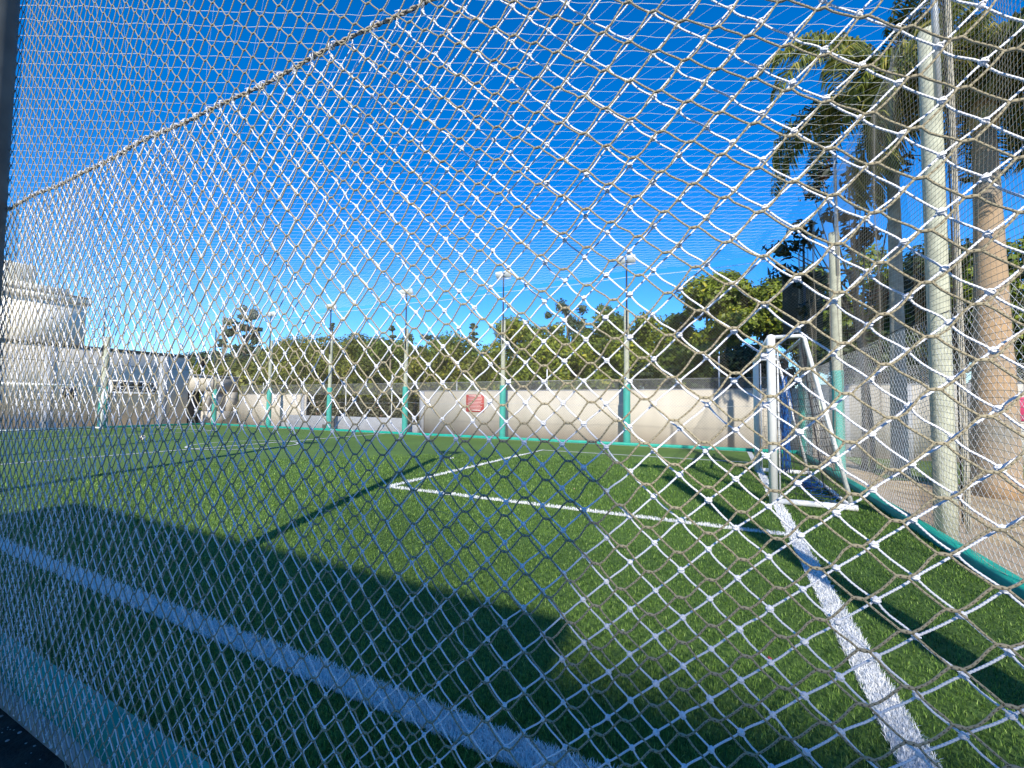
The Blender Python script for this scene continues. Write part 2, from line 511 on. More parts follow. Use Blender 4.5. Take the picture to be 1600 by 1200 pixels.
def in_line(x, y, pad=0.0):
    ok = np.zeros(len(x), bool)
    for P, w in LINES:
        for i in range(len(P) - 1):
            a, b = P[i], P[i + 1]
            d = b - a; L = np.hypot(*d); d = d / L
            u = (x - a[0]) * d[0] + (y - a[1]) * d[1]
            v = -(x - a[0]) * d[1] + (y - a[1]) * d[0]
            ok |= (u > -.02) & (u < L + .02) & (np.abs(v) < w / 2 + pad)
    return ok

def blades(name, x, y, h, w, m, lean=0.75):
    """bent strips of plastic fibre, one per root point"""
    n_ = len(x)
    az = RNG.uniform(0, 2 * np.pi, n_)
    ln = RNG.uniform(.35, 1.25, n_) * lean
    hh = h * RNG.uniform(.65, 1.2, n_)
    d = np.stack([np.cos(az), np.sin(az)], 1)
    s = np.stack([-np.sin(az), np.cos(az)], 1)
    tw = RNG.uniform(-.6, .6, n_)
    s = s * np.cos(tw)[:, None] + d * np.sin(tw)[:, None]
    V = np.zeros((n_, 5, 3))
    for k, (f, o, ww) in enumerate(((0, 0, 1), (0, 0, -1), (.62, .40, .8), (.62, .40, -.8), (1, 1, 0))):
        V[:, k, 0] = x + d[:, 0] * o * hh * ln + s[:, 0] * ww * w / 2
        V[:, k, 1] = y + d[:, 1] * o * hh * ln + s[:, 1] * ww * w / 2
        V[:, k, 2] = f * hh * (1 - .25 * o * ln) + .001
    b = np.arange(n_)[:, None] * 5
    Q = b + np.array([0, 1, 3, 2])
    T = b + np.array([2, 3, 4])
    r = RNG.uniform(0, 1, n_) ** 1.3
    me = mesh_np(name, V.reshape(-1, 3), Q, T, m, True, face_rnd=np.concatenate([r, r]))
    o = obj(name, me)
    o['kind'] = 'stuff'
    return o

def scatter(n_, rmin, rmax):
    """root points round the spot by the net: density falls with the square of the distance"""
    r = rmin * (rmax / rmin) ** RNG.uniform(0, 1, n_)
    a = RNG.uniform(math.radians(-32), math.radians(84), n_)
    x, y = -np.sin(a) * r, np.cos(a) * r
    k = (x > X0) & (x < X1 - .01) & (y > Y0 + .01) & (y < Y1)
    return x[k], y[k], r[k]
x, y, r = scatter(270000, 1.35, 13.0)
wl_ = in_line(x, y, -.004)
g_ = ~wl_
blades('turf_blades', x[g_], y[g_], 0.026 * np.clip(r[g_] / 5, 1, 1.6), 0.0030 * np.clip(r[g_] / 3.0, 1, 3.2), 'blade')
xw, yw, rw = scatter(700000, 1.35, 13.0)
k_ = in_line(xw, yw, 0.008)
xw, yw, rw = xw[k_], yw[k_], rw[k_]
blades('white_line_blades', xw, yw, 0.034 * np.clip(rw / 6, 1, 1.4), 0.0036 * np.clip(rw / 3.0, 1, 3.0), 'blade_white')

# kerbs painted green round the pitch
def kerb(name, label, x0, x1, y0, y1, foot):
    k = thing(name, label, 'kerb')
    MB().box(x0, x1, y0, y1, -0.045, 0.10, 0.012).build('painted_top', 'green_paint', k)
    MB().box(x0 + foot[0], x1 - foot[1], y0 + foot[2], y1 - foot[3], -0.16, -0.0455).build('footing', 'concrete', k)
    return k
kerb('kerb', 'green painted kerb at the foot of the near net, in shade', X0 - .12, X1 + .14, .955, 1.06, (0, 0, -.012, .002))
kerb('kerb', 'long green kerb along the pitch in front of the cream wall', X0 - .12, X1 + .14, 16.6, 16.72, (0, 0, .002, .002))
kerb('kerb', 'green kerb running behind the nearer white goal', X1, X1 + .14, 1.062, 16.598, (.002, -.01, 0, 0))
kerb('kerb', 'green kerb at the foot of the building wall, behind the distant goal', X0 - .12, X0, 1.062, 16.598, (.002, .002, 0, 0))
# pebbles and dry bits on the soil outside the near kerb
V_, F_ = ico(0)
pb = MB()
for _ in range(500):
    c = np.array([RNG.uniform(-4.5, -1), RNG.uniform(.55, .93), -.143]); s_ = RNG.uniform(.003, .011)
    pb.add(V_ * s_ * np.array([1, RNG.uniform(.6, 1), .6]) + c, T=F_)
tag(pb.build('gravel', 'pebble'), kind='stuff')

# ------------------------------------------------------------------ posts with pads, pipes and floodlights
def floodlights(parent, z, face):
    """two lamp boxes on a short crossbar, looking at the pitch"""
    MB().tube([(-.36, 0, z - .16), (.36, 0, z - .16)], .022, 6).build('light_bracket', 'galv', parent)
    for sx in (-.2, .2):
        b = MB().box(-.16, .16, -.07, .07, -.14, .14, .02).build('floodlight', 'lamp_body', parent)
        b.location = (sx, face * -.06, z + .02)
        b.rotation_euler = (math.radians(35) * face, 0, 0)
        MB().box(-.135, .135, -.004, .004, -.115, .115, .003).build('lens', 'lens', b, loc=(0, -.074 * (1 if face > 0 else -1), 0))

def post(name, label, x, y, wood_top, pad_top, r, pipe_top, face=1, group=None, lights=True, wm='wood', pm='navy', tilt=0.0, pf=1.42):
    t = thing(name, label, 'post', (x, y, -0.14), 0, group)
    zz = np.linspace(0, wood_top + .14, 7)
    MB().tube([(tilt * z, 0, z) for z in zz], [r * (1 + .06 * (1 - z / zz[-1])) for z in zz], 14).build('wooden_post', wm, t, True)
    if pad_top:
        p = MB().tube([(0, 0, .02), (0, 0, .06), (0, 0, pad_top + .10), (0, 0, pad_top + .14)], [r * pf * .93, r * pf, r * pf, r * pf * .93], 14)
        p.build('padding', 'pad_green', t, True)
    if pipe_top:
        MB().tube([(r * .3, -r * 1.05 * face, wood_top - .9), (r * .3, -r * 1.05 * face, pipe_top + .14)], .034, 8).build('steel_pipe', pm, t, True)
        if lights: 
            floodlights(t, pipe_top + .16, face)
    return t
far_names = ['second from the wall corner', 'third', '', '', '']
for px, lt, lab in ((-3.38, 7.12, 'wooden post with green padding and floodlights, nearest to the white goal along the cream wall'),
                    (-8.74, 7.20, 'wooden padded post with floodlights just right of the red sign'),
                    (-14.16, 7.0, 'wooden padded post with floodlights in front of the hedge, at its right end'),
                    (-19.42, 6.75, 'wooden padded post with floodlights in front of the hedge, near its left end'),
                    (-24.5, 6.75, 'wooden padded post with floodlights between the hedge and the annex')):
    post('net_post', lab, px, 16.86, 5.2, 2.32, .098, lt, 1, 'padded posts along the far side of the pitch')
post('net_post', 'slim padded post in front of the annex doorway at the far corner', -30.0, 16.86, 3.1, 2.3, .10, 6.3, 1, None, False)
post('net_post', 'padded post beside the distant goal with a dark pipe above it', -30.55, 11.42, 5.0, 2.25, .155, 6.5, 1, None, False)
post('net_post', 'padded post at the corner behind the nearer goal with a dark pipe above', 2.36, 17.0, 3.9, 2.3, .13, 7.6, 1, None, False)
post('net_post', 'pale square-topped post with green padding just right of the nearer goal', 2.36, 12.35, 5.62, 2.36, .105, 7.6, 1, None, False, pm='galv', pf=1.10)
p = post('net_post', 'thick bare wooden post standing right of the nearer goal, without padding', 2.36, 7.0, 6.25, 0, .104, 8.6, 1, None, False, pm='galv')
MB().tube([(.112, -.09, 0.3), (.112, -.10, 3), (.115, -.09, 6.2), (.13, -.10, 8.4)], .009, 6).build('black_cable', 'black_wire', p)
pq = MB()
for k in range(7):
    a = k * .9
    pq.tube([(.145 + .022 * math.cos(a + z * 2.2), -.13 + .022 * math.sin(a + z * 2.2), z) for z in np.linspace(.2, 8.4, 30)], .006, 4)
pq.build('gathered_net', 'tan_twine', p, True)
for px, lab in ((-3.93, 'post coloured for its shade side at the left edge of the picture, holding the near nets'), (2.31, 'wooden post at the near corner of the pitch'),
                (-9.95, 'first post beyond the left edge along the near side'), (-15.95, 'second post beyond the left edge along the near side'),
                (-21.95, 'third post beyond the left edge along the near side'), (-27.95, 'post at the far end of the near side')):
    post('net_post', lab, -3.66 if px == -3.93 else px, .79, 6.2, 0, .10 if px == -3.93 else .14, 7.2, -1, None, True, wm='wood' if px > -3 else 'pole_shaded')

# ------------------------------------------------------------------ the two near nets and their rope
def columns(f, x0, xmin, xmax):
    i0, xs = 0, [x0]
    x = x0
    while x < xmax:
        x += f(x + f(x) * .5); xs.append(x)
    x = x0; left = []
    while x > xmin:
        x -= f(x - f(x) * .5); left.append(x)
    return np.array(left[::-1] + xs), -len(left)

def wob(x, z, ph, amp):
    return amp * (np.sin(1.7 * x + 2.3 * z + ph) + .6 * np.sin(3.9 * x - 3.1 * z + 1.7 * ph) + .35 * np.sin(7.3 * x + 6.1 * z + 2.9 * ph))

def curve_bars(A, B, sS, sB, K, L=None, ref_dir=(0, 0, 1)):
    """bars from A to B with an S bend (sS) and a sideways bow (sB), as shares of the length"""
    s = np.linspace(0, 1, K)[None, :, None]
    P = A[:, None, :] * (1 - s) + B[:, None, :] * s
    d = B - A
    ln = np.linalg.norm(d, axis=1, keepdims=True)
    nrm = np.stack([-d[:, 2], np.zeros(len(d)), d[:, 0]], 1) / ln
    nrm *= np.sign(nrm[:, 2:3] + 1e-9)
    off = np.sin(2 * np.pi * s) * sS[:, None, None] + np.sin(np.pi * s) * sB[:, None, None]
    return P - nrm[:, None, :] * off * ln[:, None, :]

ROPE_Z = 2.605
def white_net():
    net = thing('white_net', 'white knotted net hanging from the rope, right in front of the camera', 'net', (0, .92, -.12))
    f = lambda x: min(max(.0495 + .0059 * x, .0375), .056)
    X, i0 = columns(f, .02, -4.1, 2.15)
    I = np.arange(len(X)) + i0
    J = np.arange(-33, 34)
    ii, jj = np.meshgrid(I, J, indexing='ij')
    xx = X[ii - i0]
    dz = np.clip(.0455 - .0018 * (xx - .02), .044, .0500)
    zz = 1.274 + jj * dz
    zz = zz + (2.584 - (1.274 + 28 * dz)) * np.clip(jj / 28, 0, 1) ** 3
    ok = ((ii + jj) % 2 == 0) & (jj <= 28) & (zz > -.10)
    xx = xx + wob(xx, zz, 1.0, .0016) + RNG.normal(0, .0011, xx.shape)
    yy = .92 + wob(xx, zz, 2.2, .007) + RNG.normal(0, .001, xx.shape)
    zz = zz + wob(xx, zz, 3.1, .0014) + RNG.normal(0, .0011, xx.shape)
    N = np.stack([xx, yy, zz], -1)
    inv = np.array([0, .92, -.12])
    def pairs(dj):
        a, b = N[:-1, :], N[1:, :]
        if dj > 0:
            a, b, o = a[:, :-1], b[:, 1:], ok[:-1, :-1] & ok[1:, 1:]
        else:
            a, b, o = a[:, 1:], b[:, :-1], ok[:-1, 1:] & ok[1:, :-1]
        return a[o], b[o]
    a1, b1 = pairs(-1)     # falls to the right
    a2, b2 = pairs(1)      # rises to the right
    n1, n2 = len(a1), len(a2)
    P1 = curve_bars(a1, b1, RNG.normal(.012, .010, n1), RNG.normal(.040, .014, n1), 6)
    P2 = curve_bars(a2, b2, RNG.normal(-.004, .010, n2), RNG.normal(.008, .008, n2), 6)
    # ties from the top knots to the rope
    tops = []
    for c in range(len(X)):
        k = np.where(ok[c])[0]
        if len(k) and J[k[-1]] == 28:
            tops.append(N[c, k[-1]])
    tops = np.array(tops)
    e = tops.copy(); e[:, 2] = ROPE_Z - .004; e[:, 0] += RNG.normal(0, .006, len(e)); e[:, 1] = .915
    P3 = curve_bars(tops, e, RNG.normal(0, .05, len(e)), RNG.normal(0, .05, len(e)), 6)
    P = np.concatenate([P1, P2, P3]) - inv
    V, Q, tw = bar_arrays(P, .0020, 5, (0, 1, 0), RNG.uniform(0, .01, len(P)))
    o = obj('twine', mesh_np('white_twine', V, Q, None, 'white_twine', True, {'tw': tw}), net)
    o['kind'] = 'stuff'
    # knots
    sv, sf = ico(1)
    lump = sv * (1 + .10 * np.sin(sv[:, :1] * 7 + 1) * np.cos(sv[:, 2:3] * 6)) * np.array([.0054, .0050, .0058])
    kb = MB(); kb.add(lump, T=sf)
    for q, (ax, tilt) in enumerate(((.0052, .5), (.0052, -.9))):
        a = np.linspace(0, 2 * np.pi, 7)
        kb.tube([(.0054 * math.cos(t), -.001 + .0052 * math.sin(t) * .9, .0054 * math.cos(t + tilt * 2.2) * .55) for t in a], .0015, 3, False)
        if q == 0:
            sV, sQ, sT = np.concatenate(kb.V), np.concatenate(kb.Q), np.concatenate(kb.T)
    kV = np.concatenate(kb.V); kQ = np.concatenate(kb.Q); kT = np.concatenate(kb.T)
    pts = N[ok] - inv
    d = np.linalg.norm(pts - (np.array([0, 0, 1.5]) - inv), axis=1)
    dirs = pts - (np.array([0, 0, 1.5]) - inv)
    seen = (np.degrees(np.arctan2(-dirs[:, 0], dirs[:, 1])) > -25) 
    order = np.argsort(np.where(seen, d, d + 10))
    kme = mesh_np('knot', kV, kQ, kT, MAT['white_knot'], True)
    for n_, q in enumerate(order[:300]):
        o = obj('knot', kme, net, pts[q])
        o.rotation_euler = (random.uniform(-.4, .4), random.uniform(-.6, .6), random.uniform(-.4, .4))
        s_ = random.uniform(.92, 1.12); o.scale = (s_, s_, s_)
    kV, kQ, kT = sV, sQ, sT
    rest = pts[order[300:]]
    al = RNG.uniform(-.6, .6, len(rest))
    c, s_ = np.cos(al), np.sin(al)
    W = np.empty((len(rest), len(kV), 3))
    W[:, :, 0] = kV[None, :, 0] * c[:, None] - kV[None, :, 2] * s_[:, None]
    W[:, :, 1] = kV[None, :, 1]
    W[:, :, 2] = kV[None, :, 0] * s_[:, None] + kV[None, :, 2] * c[:, None]
    W += rest[:, None, :]
    off = (np.arange(len(rest)) * len(kV))[:, None, None]
    o = obj('knots', mesh_np('knots', W.reshape(-1, 3), (kQ[None] + off).reshape(-1, 4), (kT[None] + off).reshape(-1, 3), MAT['white_knot'], True), net)
    o['kind'] = 'stuff'
    return tops
MAT['white_knot'] = mat('white_knot', (0.80, 0.80, 0.82), 0.75, 0.08, 400, bump=0.3, bscale=900)
tops = white_net()

def beige_net():
    net = thing('beige_net', 'beige braided net before the white net, rising on above the rope', 'net', (0, .90, -.12))
    inv = np.array([0, .90, -.12])
    f = lambda x: min(max(.0550 + .0048 * x, .042), .060)
    X, i0 = columns(f, .022, -4.2, 2.15)
    I = np.arange(len(X)) + i0
    J = np.arange(-34, 134)
    ii, jj = np.meshgrid(I, J, indexing='ij')
    xb = X[ii - i0]
    zz = 1.307 + .0423 * jj + .0023 * np.clip(ii, -16, 25)
    zz = np.where(xb < -1, zz + 0.004 * np.minimum(0, xb + 1), zz)
    xx = xb - .033 * np.clip(zz - 1.3, -1.5, 2.5)
    ok = ((ii + jj) % 2 == 0) & (zz < 6.83) & (zz > -.09) & (xx > -4.15)
    xx = xx + wob(xx, zz, 4.0, .0018) + RNG.normal(0, .0012, xx.shape)
    yy = .897 + wob(xx, zz, 5.2, .006)
    zz = zz + wob(xx, zz, 6.1, .0016) + RNG.normal(0, .0012, xx.shape)
    N = np.stack([xx, yy, zz], -1)
    H = np.array([.0068, 0, -.0004])
    low = zz < 3.9
    def pairs(dj):
        a, b = N[:-1, :], N[1:, :]
        if dj > 0:
            a, b, o, lw = a[:, :-1], b[:, 1:], ok[:-1, :-1] & ok[1:, 1:], low[:-1, :-1]
        else:
            a, b, o, lw = a[:, 1:], b[:, :-1], ok[:-1, 1:] & ok[1:, :-1], low[:-1, 1:]
        return a[o] + H, b[o] - H, lw[o]
    a1, b1, l1 = pairs(-1)
    a2, b2, l2 = pairs(1)
    def both(a, b, S, Bw, sel, K):
        a, b = a[sel], b[sel]
        return curve_bars(a, b, RNG.normal(S, .012, len(a)), RNG.normal(Bw, .012, len(a)), K)
    Plow = np.concatenate([both(a1, b1, .004, .022, l1, 5), both(a2, b2, .012, .030, l2, 5)]) - inv
    Phi = np.concatenate([both(a1, b1, 0, .02, ~l1, 3), both(a2, b2, 0, .02, ~l2, 3)]) - inv
    V, Q, tw = bar_arrays(Plow, .0020, 5, (0, 1, 0), RNG.uniform(0, .01, len(Plow)))
    V2, Q2, tw2 = bar_arrays(Phi, .00255, 3, (0, 1, 0), RNG.uniform(0, .01, len(Phi)))
    C = N[ok & low] - inv
    ext = np.array([.0105, 0, 0])
    s = np.linspace(-1, 1, 5)[None, :, None]
    PJ = C[:, None, :] + s * ext + (np.abs(s) > .9) * np.array([0, 0, .0])
    R = np.broadcast_to(np.array([.0012, .0029, .0035, .0029, .0012]), (len(C), 5))
    V3, Q3, tw3 = bar_arrays(PJ, R, 5, (0, 1, 0), RNG.uniform(0, .01, len(C)))
    VV = np.concatenate([V, V2, V3]); QQ = np.concatenate([Q, Q2 + len(V), Q3 + len(V) + len(V2)])
    o = obj('braid', mesh_np('beige_braid', VV, QQ, None, 'beige_twine', True, {'tw': np.concatenate([tw, tw2, tw3])}), net)
    o['kind'] = 'stuff'
beige_net()

def net_rope():
    rp = thing('net_rope', 'grey brown rope lashed with white twine along the top of the white net', 'rope', (0, .915, ROPE_Z))
    xs = np.linspace(-4.15, 2.25, 420)
    z = .006 * np.sin(xs * 5) + .004 * np.sin(xs * 11 + 1)
    # two twisted strands
    for k in range(2):
        a = xs * 95 + k * math.pi
        P = np.stack([xs, .0034 * np.cos(a), z + .0034 * np.sin(a)], 1)[None]
        V, Q, tw = bar_arrays(P, .0037, 6, (0, 1, .3))
        obj('strand', mesh_np('strand', V, Q, None, 'rope', True, {'tw': tw}), rp)
    lash = MB()
    for t in tops:
        x = t[0]
        zc = .006 * math.sin(x * 5) + .004 * math.sin(x * 11 + 1)
        for w in range(random.choice((1, 2, 2, 3))):
            xo = x + random.uniform(-.012, .012)
            a = np.linspace(0, 2 * np.pi, 9)
            sl = random.uniform(-.012, .012)
            rr = random.uniform(.0080, .0098)
            lash.tube(np.stack([xo + sl * np.cos(a), rr * np.cos(a), zc + rr * np.sin(a)], 1), .0019, 4, False)
        # the lashing runs on to the next tie
        lash.tube([(x + .095 * u, -.008 * math.cos(u * 6), zc + .009 * math.sin(u * 5 + 1)) for u in np.linspace(0, 1, 8)], .0016, 4, False)
    o = lash.build('lashing', MAT['white_knot'], rp, True)
    o['kind'] = 'stuff'
net_rope()

# a frayed thread caught in the meshes
def thread():
    P = []
    p0 = np.array([-.66, .885, 1.19])
    for i in range(60):
        t = i / 59
        P.append(p0 + np.array([.05 * math.sin(t * 17) + .10 * t + .03 * math.sin(t * 41), .012 * math.sin(t * 23), -.26 * t + .05 * math.sin(t * 29 + 1)]))
    o = MB().tube(P, .0006, 3).build('loose_thread', 'beige_twine')
    tag(o, 'thin frayed thread tangled in the near net below the middle', 'thread')
thread()

# ------------------------------------------------------------------ the other nets round the pitch
CEIL = 6.72
def sag(x, y):
    u = np.clip((y - .9) / 15.9, 0, 1); 
    return CEIL - .30 * np.sin(np.pi * u) - .10 * np.sin(np.pi * np.mod(x + 3.6, 5.35) / 5.35) * (u > .6) * (u - .6) / .4

def roof_net():
    t = thing('roof_net', 'fine white net stretched overhead across the whole pitch', 'net', (0, 0, 6.7))
    out, rad = [], []
    for sgn in (1, -1):
        th = math.radians(26) * sgn
        d = np.array([math.cos(th), math.sin(th)]); nn = np.array([-d[1], d[0]])
        c0 = np.array([-14.0, 8.85])
        for k in np.arange(-19, 19, .245):
            o_ = c0 + nn * (k + RNG.normal(0, .01))
            # clip to the rectangle
            s0, s1 = -60, 60
            for ax, lo, hi in ((0, -30.4, 2.3), (1, .92, 16.8)):
                a, b = (lo - o_[ax]) / d[ax], (hi - o_[ax]) / d[ax]
                s0, s1 = max(s0, min(a, b)), min(s1, max(a, b))
            if s1 - s0 < .2: continue
            s = np.linspace(s0, s1, 70)
            x = o_[0] + d[0] * s; y = o_[1] + d[1] * s
            rad.append(.0031 if sgn > 0 else .0017)  # second family thinned to look as faint as its weaker sunlight
            zig = .014 * (np.abs(np.mod(s / .56, 1) - .5) * 4 - 1)
            out.append(np.stack([x + nn[0] * zig, y + nn[1] * zig, sag(x, y) - 6.7 + RNG.normal(0, .006, 70)], 1))
    rr = np.array(rad)[:, None] * np.ones((1, 70))
    V, Q, _ = bar_arrays(np.array(out), rr, 3, (0, 0, 1))
    o = obj('mesh', mesh_np('roof_mesh', V, Q, None, 'roof_twine', True), t)
    o['kind'] = 'stuff'
roof_net()

def diamond_wall(name, label, o0, ax, L, z0, z1, pitch, r, m, wavy=.03, slope=1.0):
    """fine diamond net hung upright from a corner point along an axis"""
    t = thing(name, label, 'net', tuple(o0))
    ax = np.array(ax, float); side = np.array([-ax[1], ax[0], 0])
    out = []
    hh = z1 - z0
    for sg in (1, -1):
        for u in np.arange(-hh / slope, L, pitch):
            a0, a1 = max(0, u), min(L, u + hh / slope)
            if a1 - a0 < .05: continue
            s = np.linspace(a0, a1, 9)
            zz = (s - u) * slope
            if sg < 0: zz = hh - zz
            P = np.array(ax)[None] * s[:, None] + np.array([0, 0, 1.0])[None] * (zz + z0)[:, None]
            P += side[None] * (wavy * np.sin(s * 2.1 + zz * 1.3))[:, None]
            out.append(P)
    V, Q, _ = bar_arrays(np.array(out), r, 3, tuple(side))
    o = obj('mesh', mesh_np(name + '_mesh', V, Q, None, m, True), t)
    o['kind'] = 'stuff'
    return t
diamond_wall('side_net', 'fine dark net along the far side of the pitch, in front of the cream wall', (-30.4, 16.70, 0), (1, 0, 0), 32.7, .05, 6.45, .105, .0022, 'far_twine')
diamond_wall('end_net', 'fine dark net behind the distant goal, before the building', (-30.5, .95, 0), (0, 1, 0), 15.7, .05, 6.45, .16, .0013, 'far_twine')
t = diamond_wall('end_net', 'white diamond net hanging low along the right end of the pitch', (2.30, 1.0, 0), (0, 1, 0), 15.6, .02, 2.62, .115, .0019, 'roof_twine', .02, 1.0)
MB().tube([(.0, s, 2.63 + .02 * math.sin(s * 2)) for s in np.linspace(0, 15.6, 40)], .006, 5).build('top_cable', 'black_wire', t)

def end_curtain():
    t = thing('end_curtain_net', 'tall tan square-mesh net draped in folds behind the nearer goal', 'net', (2.18, .95, 0))
    def fold(y, z):
        return .05 * np.sin(y * 2.3 + .35 * z) + .035 * np.sin(y * 5.1 - .5 * z + 1) + .02 * np.sin(z * 2 + y)
    def drape(y, z):
        return -.10 * np.sin(np.pi * np.mod(y, 5.3) / 5.3) * (z / 6.5)
    out = []
    ys = np.linspace(0, 15.7, 110)
    for z in np.arange(.05, 6.5, .064):
        zz = z + drape(ys, z) + .03 * np.sin(ys * 4.3 + z) 
        out.append(np.stack([fold(ys, z), ys, zz], 1))
    V, Q, _ = bar_arrays(np.array(out), .0026, 3, (1, 0, 0))
    out = []
    zs = np.linspace(.05, 6.5, 14)
    for y in np.arange(0, 15.7, .060):
        out.append(np.stack([fold(y + 0 * zs, zs), y + 0 * zs, zs + drape(y, zs)], 1))
    V2, Q2, _ = bar_arrays(np.array(out), .0013, 3, (1, 0, 0))
    o = obj('level_strands', mesh_np('level_strands', V, Q, None, 'tan_twine', True), t)
    o['kind'] = 'stuff'
    o = obj('shaded_uprights', mesh_np('shaded_uprights', V2, Q2, None, 'far_twine', True), t)  # same net; darker twine puts the shading of the uprights into their colour
    o['kind'] = 'stuff'
end_curtain()

def cable(label, pts, r=.006, m='galv'):
    o = MB().tube(pts, r, 5).build('net_cable', m, None, True)
    return tag(o, label, 'cable')
cable('thin cable along the tops of the far padded posts', [(x, 16.76, 6.45 - .05 * math.sin(math.pi * ((x + 3.4) / 5.3 % 1))) for x in np.linspace(-30, 2.3, 120)], .008, 'roof_twine')
cable('thin cable low along the far padded posts, before the cream wall', [(x, 16.78, 1.55 - .06 * math.sin(math.pi * ((x + 3.4) / 5.3 % 1))) for x in np.linspace(-24.5, 2.3, 120)], .005)
cable('thin cable across the far left end above the distant goal', [(-30.5, y, 6.45 - .25 * math.sin(math.pi * (y - 1) / 15.7)) for y in np.linspace(1, 16.7, 30)], .010, 'roof_twine')
cable('thin cable along the top of the near nets', [(x, .92, 6.85) for x in np.linspace(-28, 2.3, 10)])
cable('thin cable above the right end of the pitch', [(2.3, y, 6.72 - .1 * math.sin(math.pi * ((y - 1) / 5.3 % 1))) for y in np.linspace(1, 16.8, 50)])

# ------------------------------------------------------------------ goals
def goal(label, gx, ya, yb, h, back, topd, botd, blue):
    s = 1 if back > 0 else -1
    t = thing('goal', label, 'goal', (gx, (ya + yb) / 2, 0))
    hw = (yb - ya) / 2
    for sy in (-hw, hw):
        MB().tube([(0, sy, .0), (0, sy, h - .06), (0, sy, h + .0)], [.062, .062, .05], 14).build('goal_post', 'white_paint', t, True)
        MB().tube([(0, sy, h - .03), (topd * s - .05 * s, sy, h - .03), (topd * s, sy, h - .06), (topd * s + (botd - topd) * s * .5, sy, h * .5), (botd * s, sy, .06)], .030, 10).build('side_frame', 'white_paint', t, True)
        MB().tube([(.03 * s, sy, .05), (botd * s + .06 * s, sy, .05)], .048, 10).build('ground_bar', 'white_paint', t, True)
        MB().tube([(.09 * s, sy * .985, .05), (.09 * s, sy * .985, h - .12)], .014, 6).build('net_rod', 'white_paint', t, True)
    MB().tube([(0, -hw - .03, h - .045), (0, hw + .03, h - .045)], .060, 14).build('crossbar', 'white_paint', t, True)
    MB().tube([(topd * s, -hw, h - .05), (topd * s, hw, h - .05)], .028, 10).build('back_top_bar', 'galv', t, True)
    MB().tube([(botd * s, -hw, .05), (botd * s, hw, .05)], .030, 10).build('back_ground_bar', 'white_paint', t, True)
    # net: square meshes on the back and both sides
    def backx(z): 
        u = np.clip(z / (h - .05), 0, 1)
        return (botd + (topd - botd) * u) * s
    out = []
    ys = np.linspace(-hw, hw, 26)
    zs = np.linspace(.06, h - .06, 12)
    for z in np.arange(.1, h, .12):
        out.append(np.stack([backx(z) + .05 * s * np.sin(ys * 3 + z * 2) - .03 * s, ys, z - .05 * np.abs(np.sin(ys * 3.4))], 1))
    A = bar_arrays(np.array(out), .0035, 3, (1, 0, 0))
    out = []
    for y in np.arange(-hw, hw + .01, .12):
        out.append(np.stack([backx(zs) + .05 * s * np.sin(y * 3 + zs * 2) - .03 * s, y + 0 * zs, zs], 1))
    B = bar_arrays(np.array(out), .0035, 3, (1, 0, 0))
    out = []
    for sy in (-hw, hw):
        for z in np.arange(.1, h, .12):
            xs = np.linspace(.07 * s, float(backx(z)), 8)
            out.append(np.stack([xs, sy + .03 * np.sin(xs * 9 + z * 4), z - .04 * np.sin(np.linspace(0, math.pi, 8))], 1))
        for f in np.linspace(.08, 1, 9):
            zz = np.linspace(.06, h - .06, 8)
            out.append(np.stack([backx(zz) * f + .012 * np.sin(zz * 9 + f * 5), sy + .03 * np.sin(zz * 4 + f * 7), zz], 1))
    Cc = bar_arrays(np.array(out), .0035, 3, (.3, 1, .2))
    o = obj('goal_net', mesh_np('goal_net', np.concatenate([A[0], B[0], Cc[0]]), np.concatenate([A[1], B[1] + len(A[0]), Cc[1] + len(A[0]) + len(B[0])]), None, 'goal_twine'), t)
    o['kind'] = 'stuff'
    if blue:
        mb = MB()
        for k in range(46):      # blue net gathered on the far side and lying along the foot of the goal
            q = RNG.uniform(0, 1, 4)
            if k < 24:
                y0 = hw * (.55 + .4 * q[0])
                mb.tube([(.45 * s + .12 * q[1] * s + .05 * math.sin(z * 4 + k), y0 + .1 * math.sin(z * 3 + k), z) for z in np.linspace(.1, 1.9 + .3 * q[2], 9)], .007, 3)
            else:
                y0 = -hw + .15 + q[0] * 2.6
                mb.tube([(.75 * s + .2 * (q[1] - .5) + .15 * math.sin(u * 6 + k), y0 + u * .7, .03 + .12 * q[2] * math.sin(u * 5 + k) ** 2) for u in np.linspace(0, 1, 10)], .006, 3)
        o = mb.build('blue_net', 'blue_twine', t)
        o['kind'] = 'stuff'
goal('nearer white tube goal with dark net and blue rags, right of the penalty area', .66, 7.86, 11.54, 2.62, 1, .44, .98, True)
goal('distant white goal at the left end before the building', -29.5, 7.3, 11.0, 2.28, -1, .3, .85, False)

# the ball
def ball():
    t = thing('football', 'small pale football lying on the turf at the left', 'ball', (-19.6, 8.52, .11))
    V, F = ico(2)
    MB().add(V * .108, T=F).build('shell', 'ball', t, True)
    P0, _ = ico(0)
    for d in P0:
        d = np.array(d); a = np.cross(d, [.3, .5, .8]); a /= np.linalg.norm(a); b = np.cross(d, a)
        Vp = [d * .1105] + [(d + .34 * (math.cos(k * 2 * math.pi / 5) * a + math.sin(k * 2 * math.pi / 5) * b)) / np.linalg.norm(d + .34 * a) * .1092 for k in range(5)]
        MB().add(Vp, T=[(0, 1 + k, 1 + (k + 1) % 5) for k in range(5)]).build('patch', 'ball_dark', t)
ball()

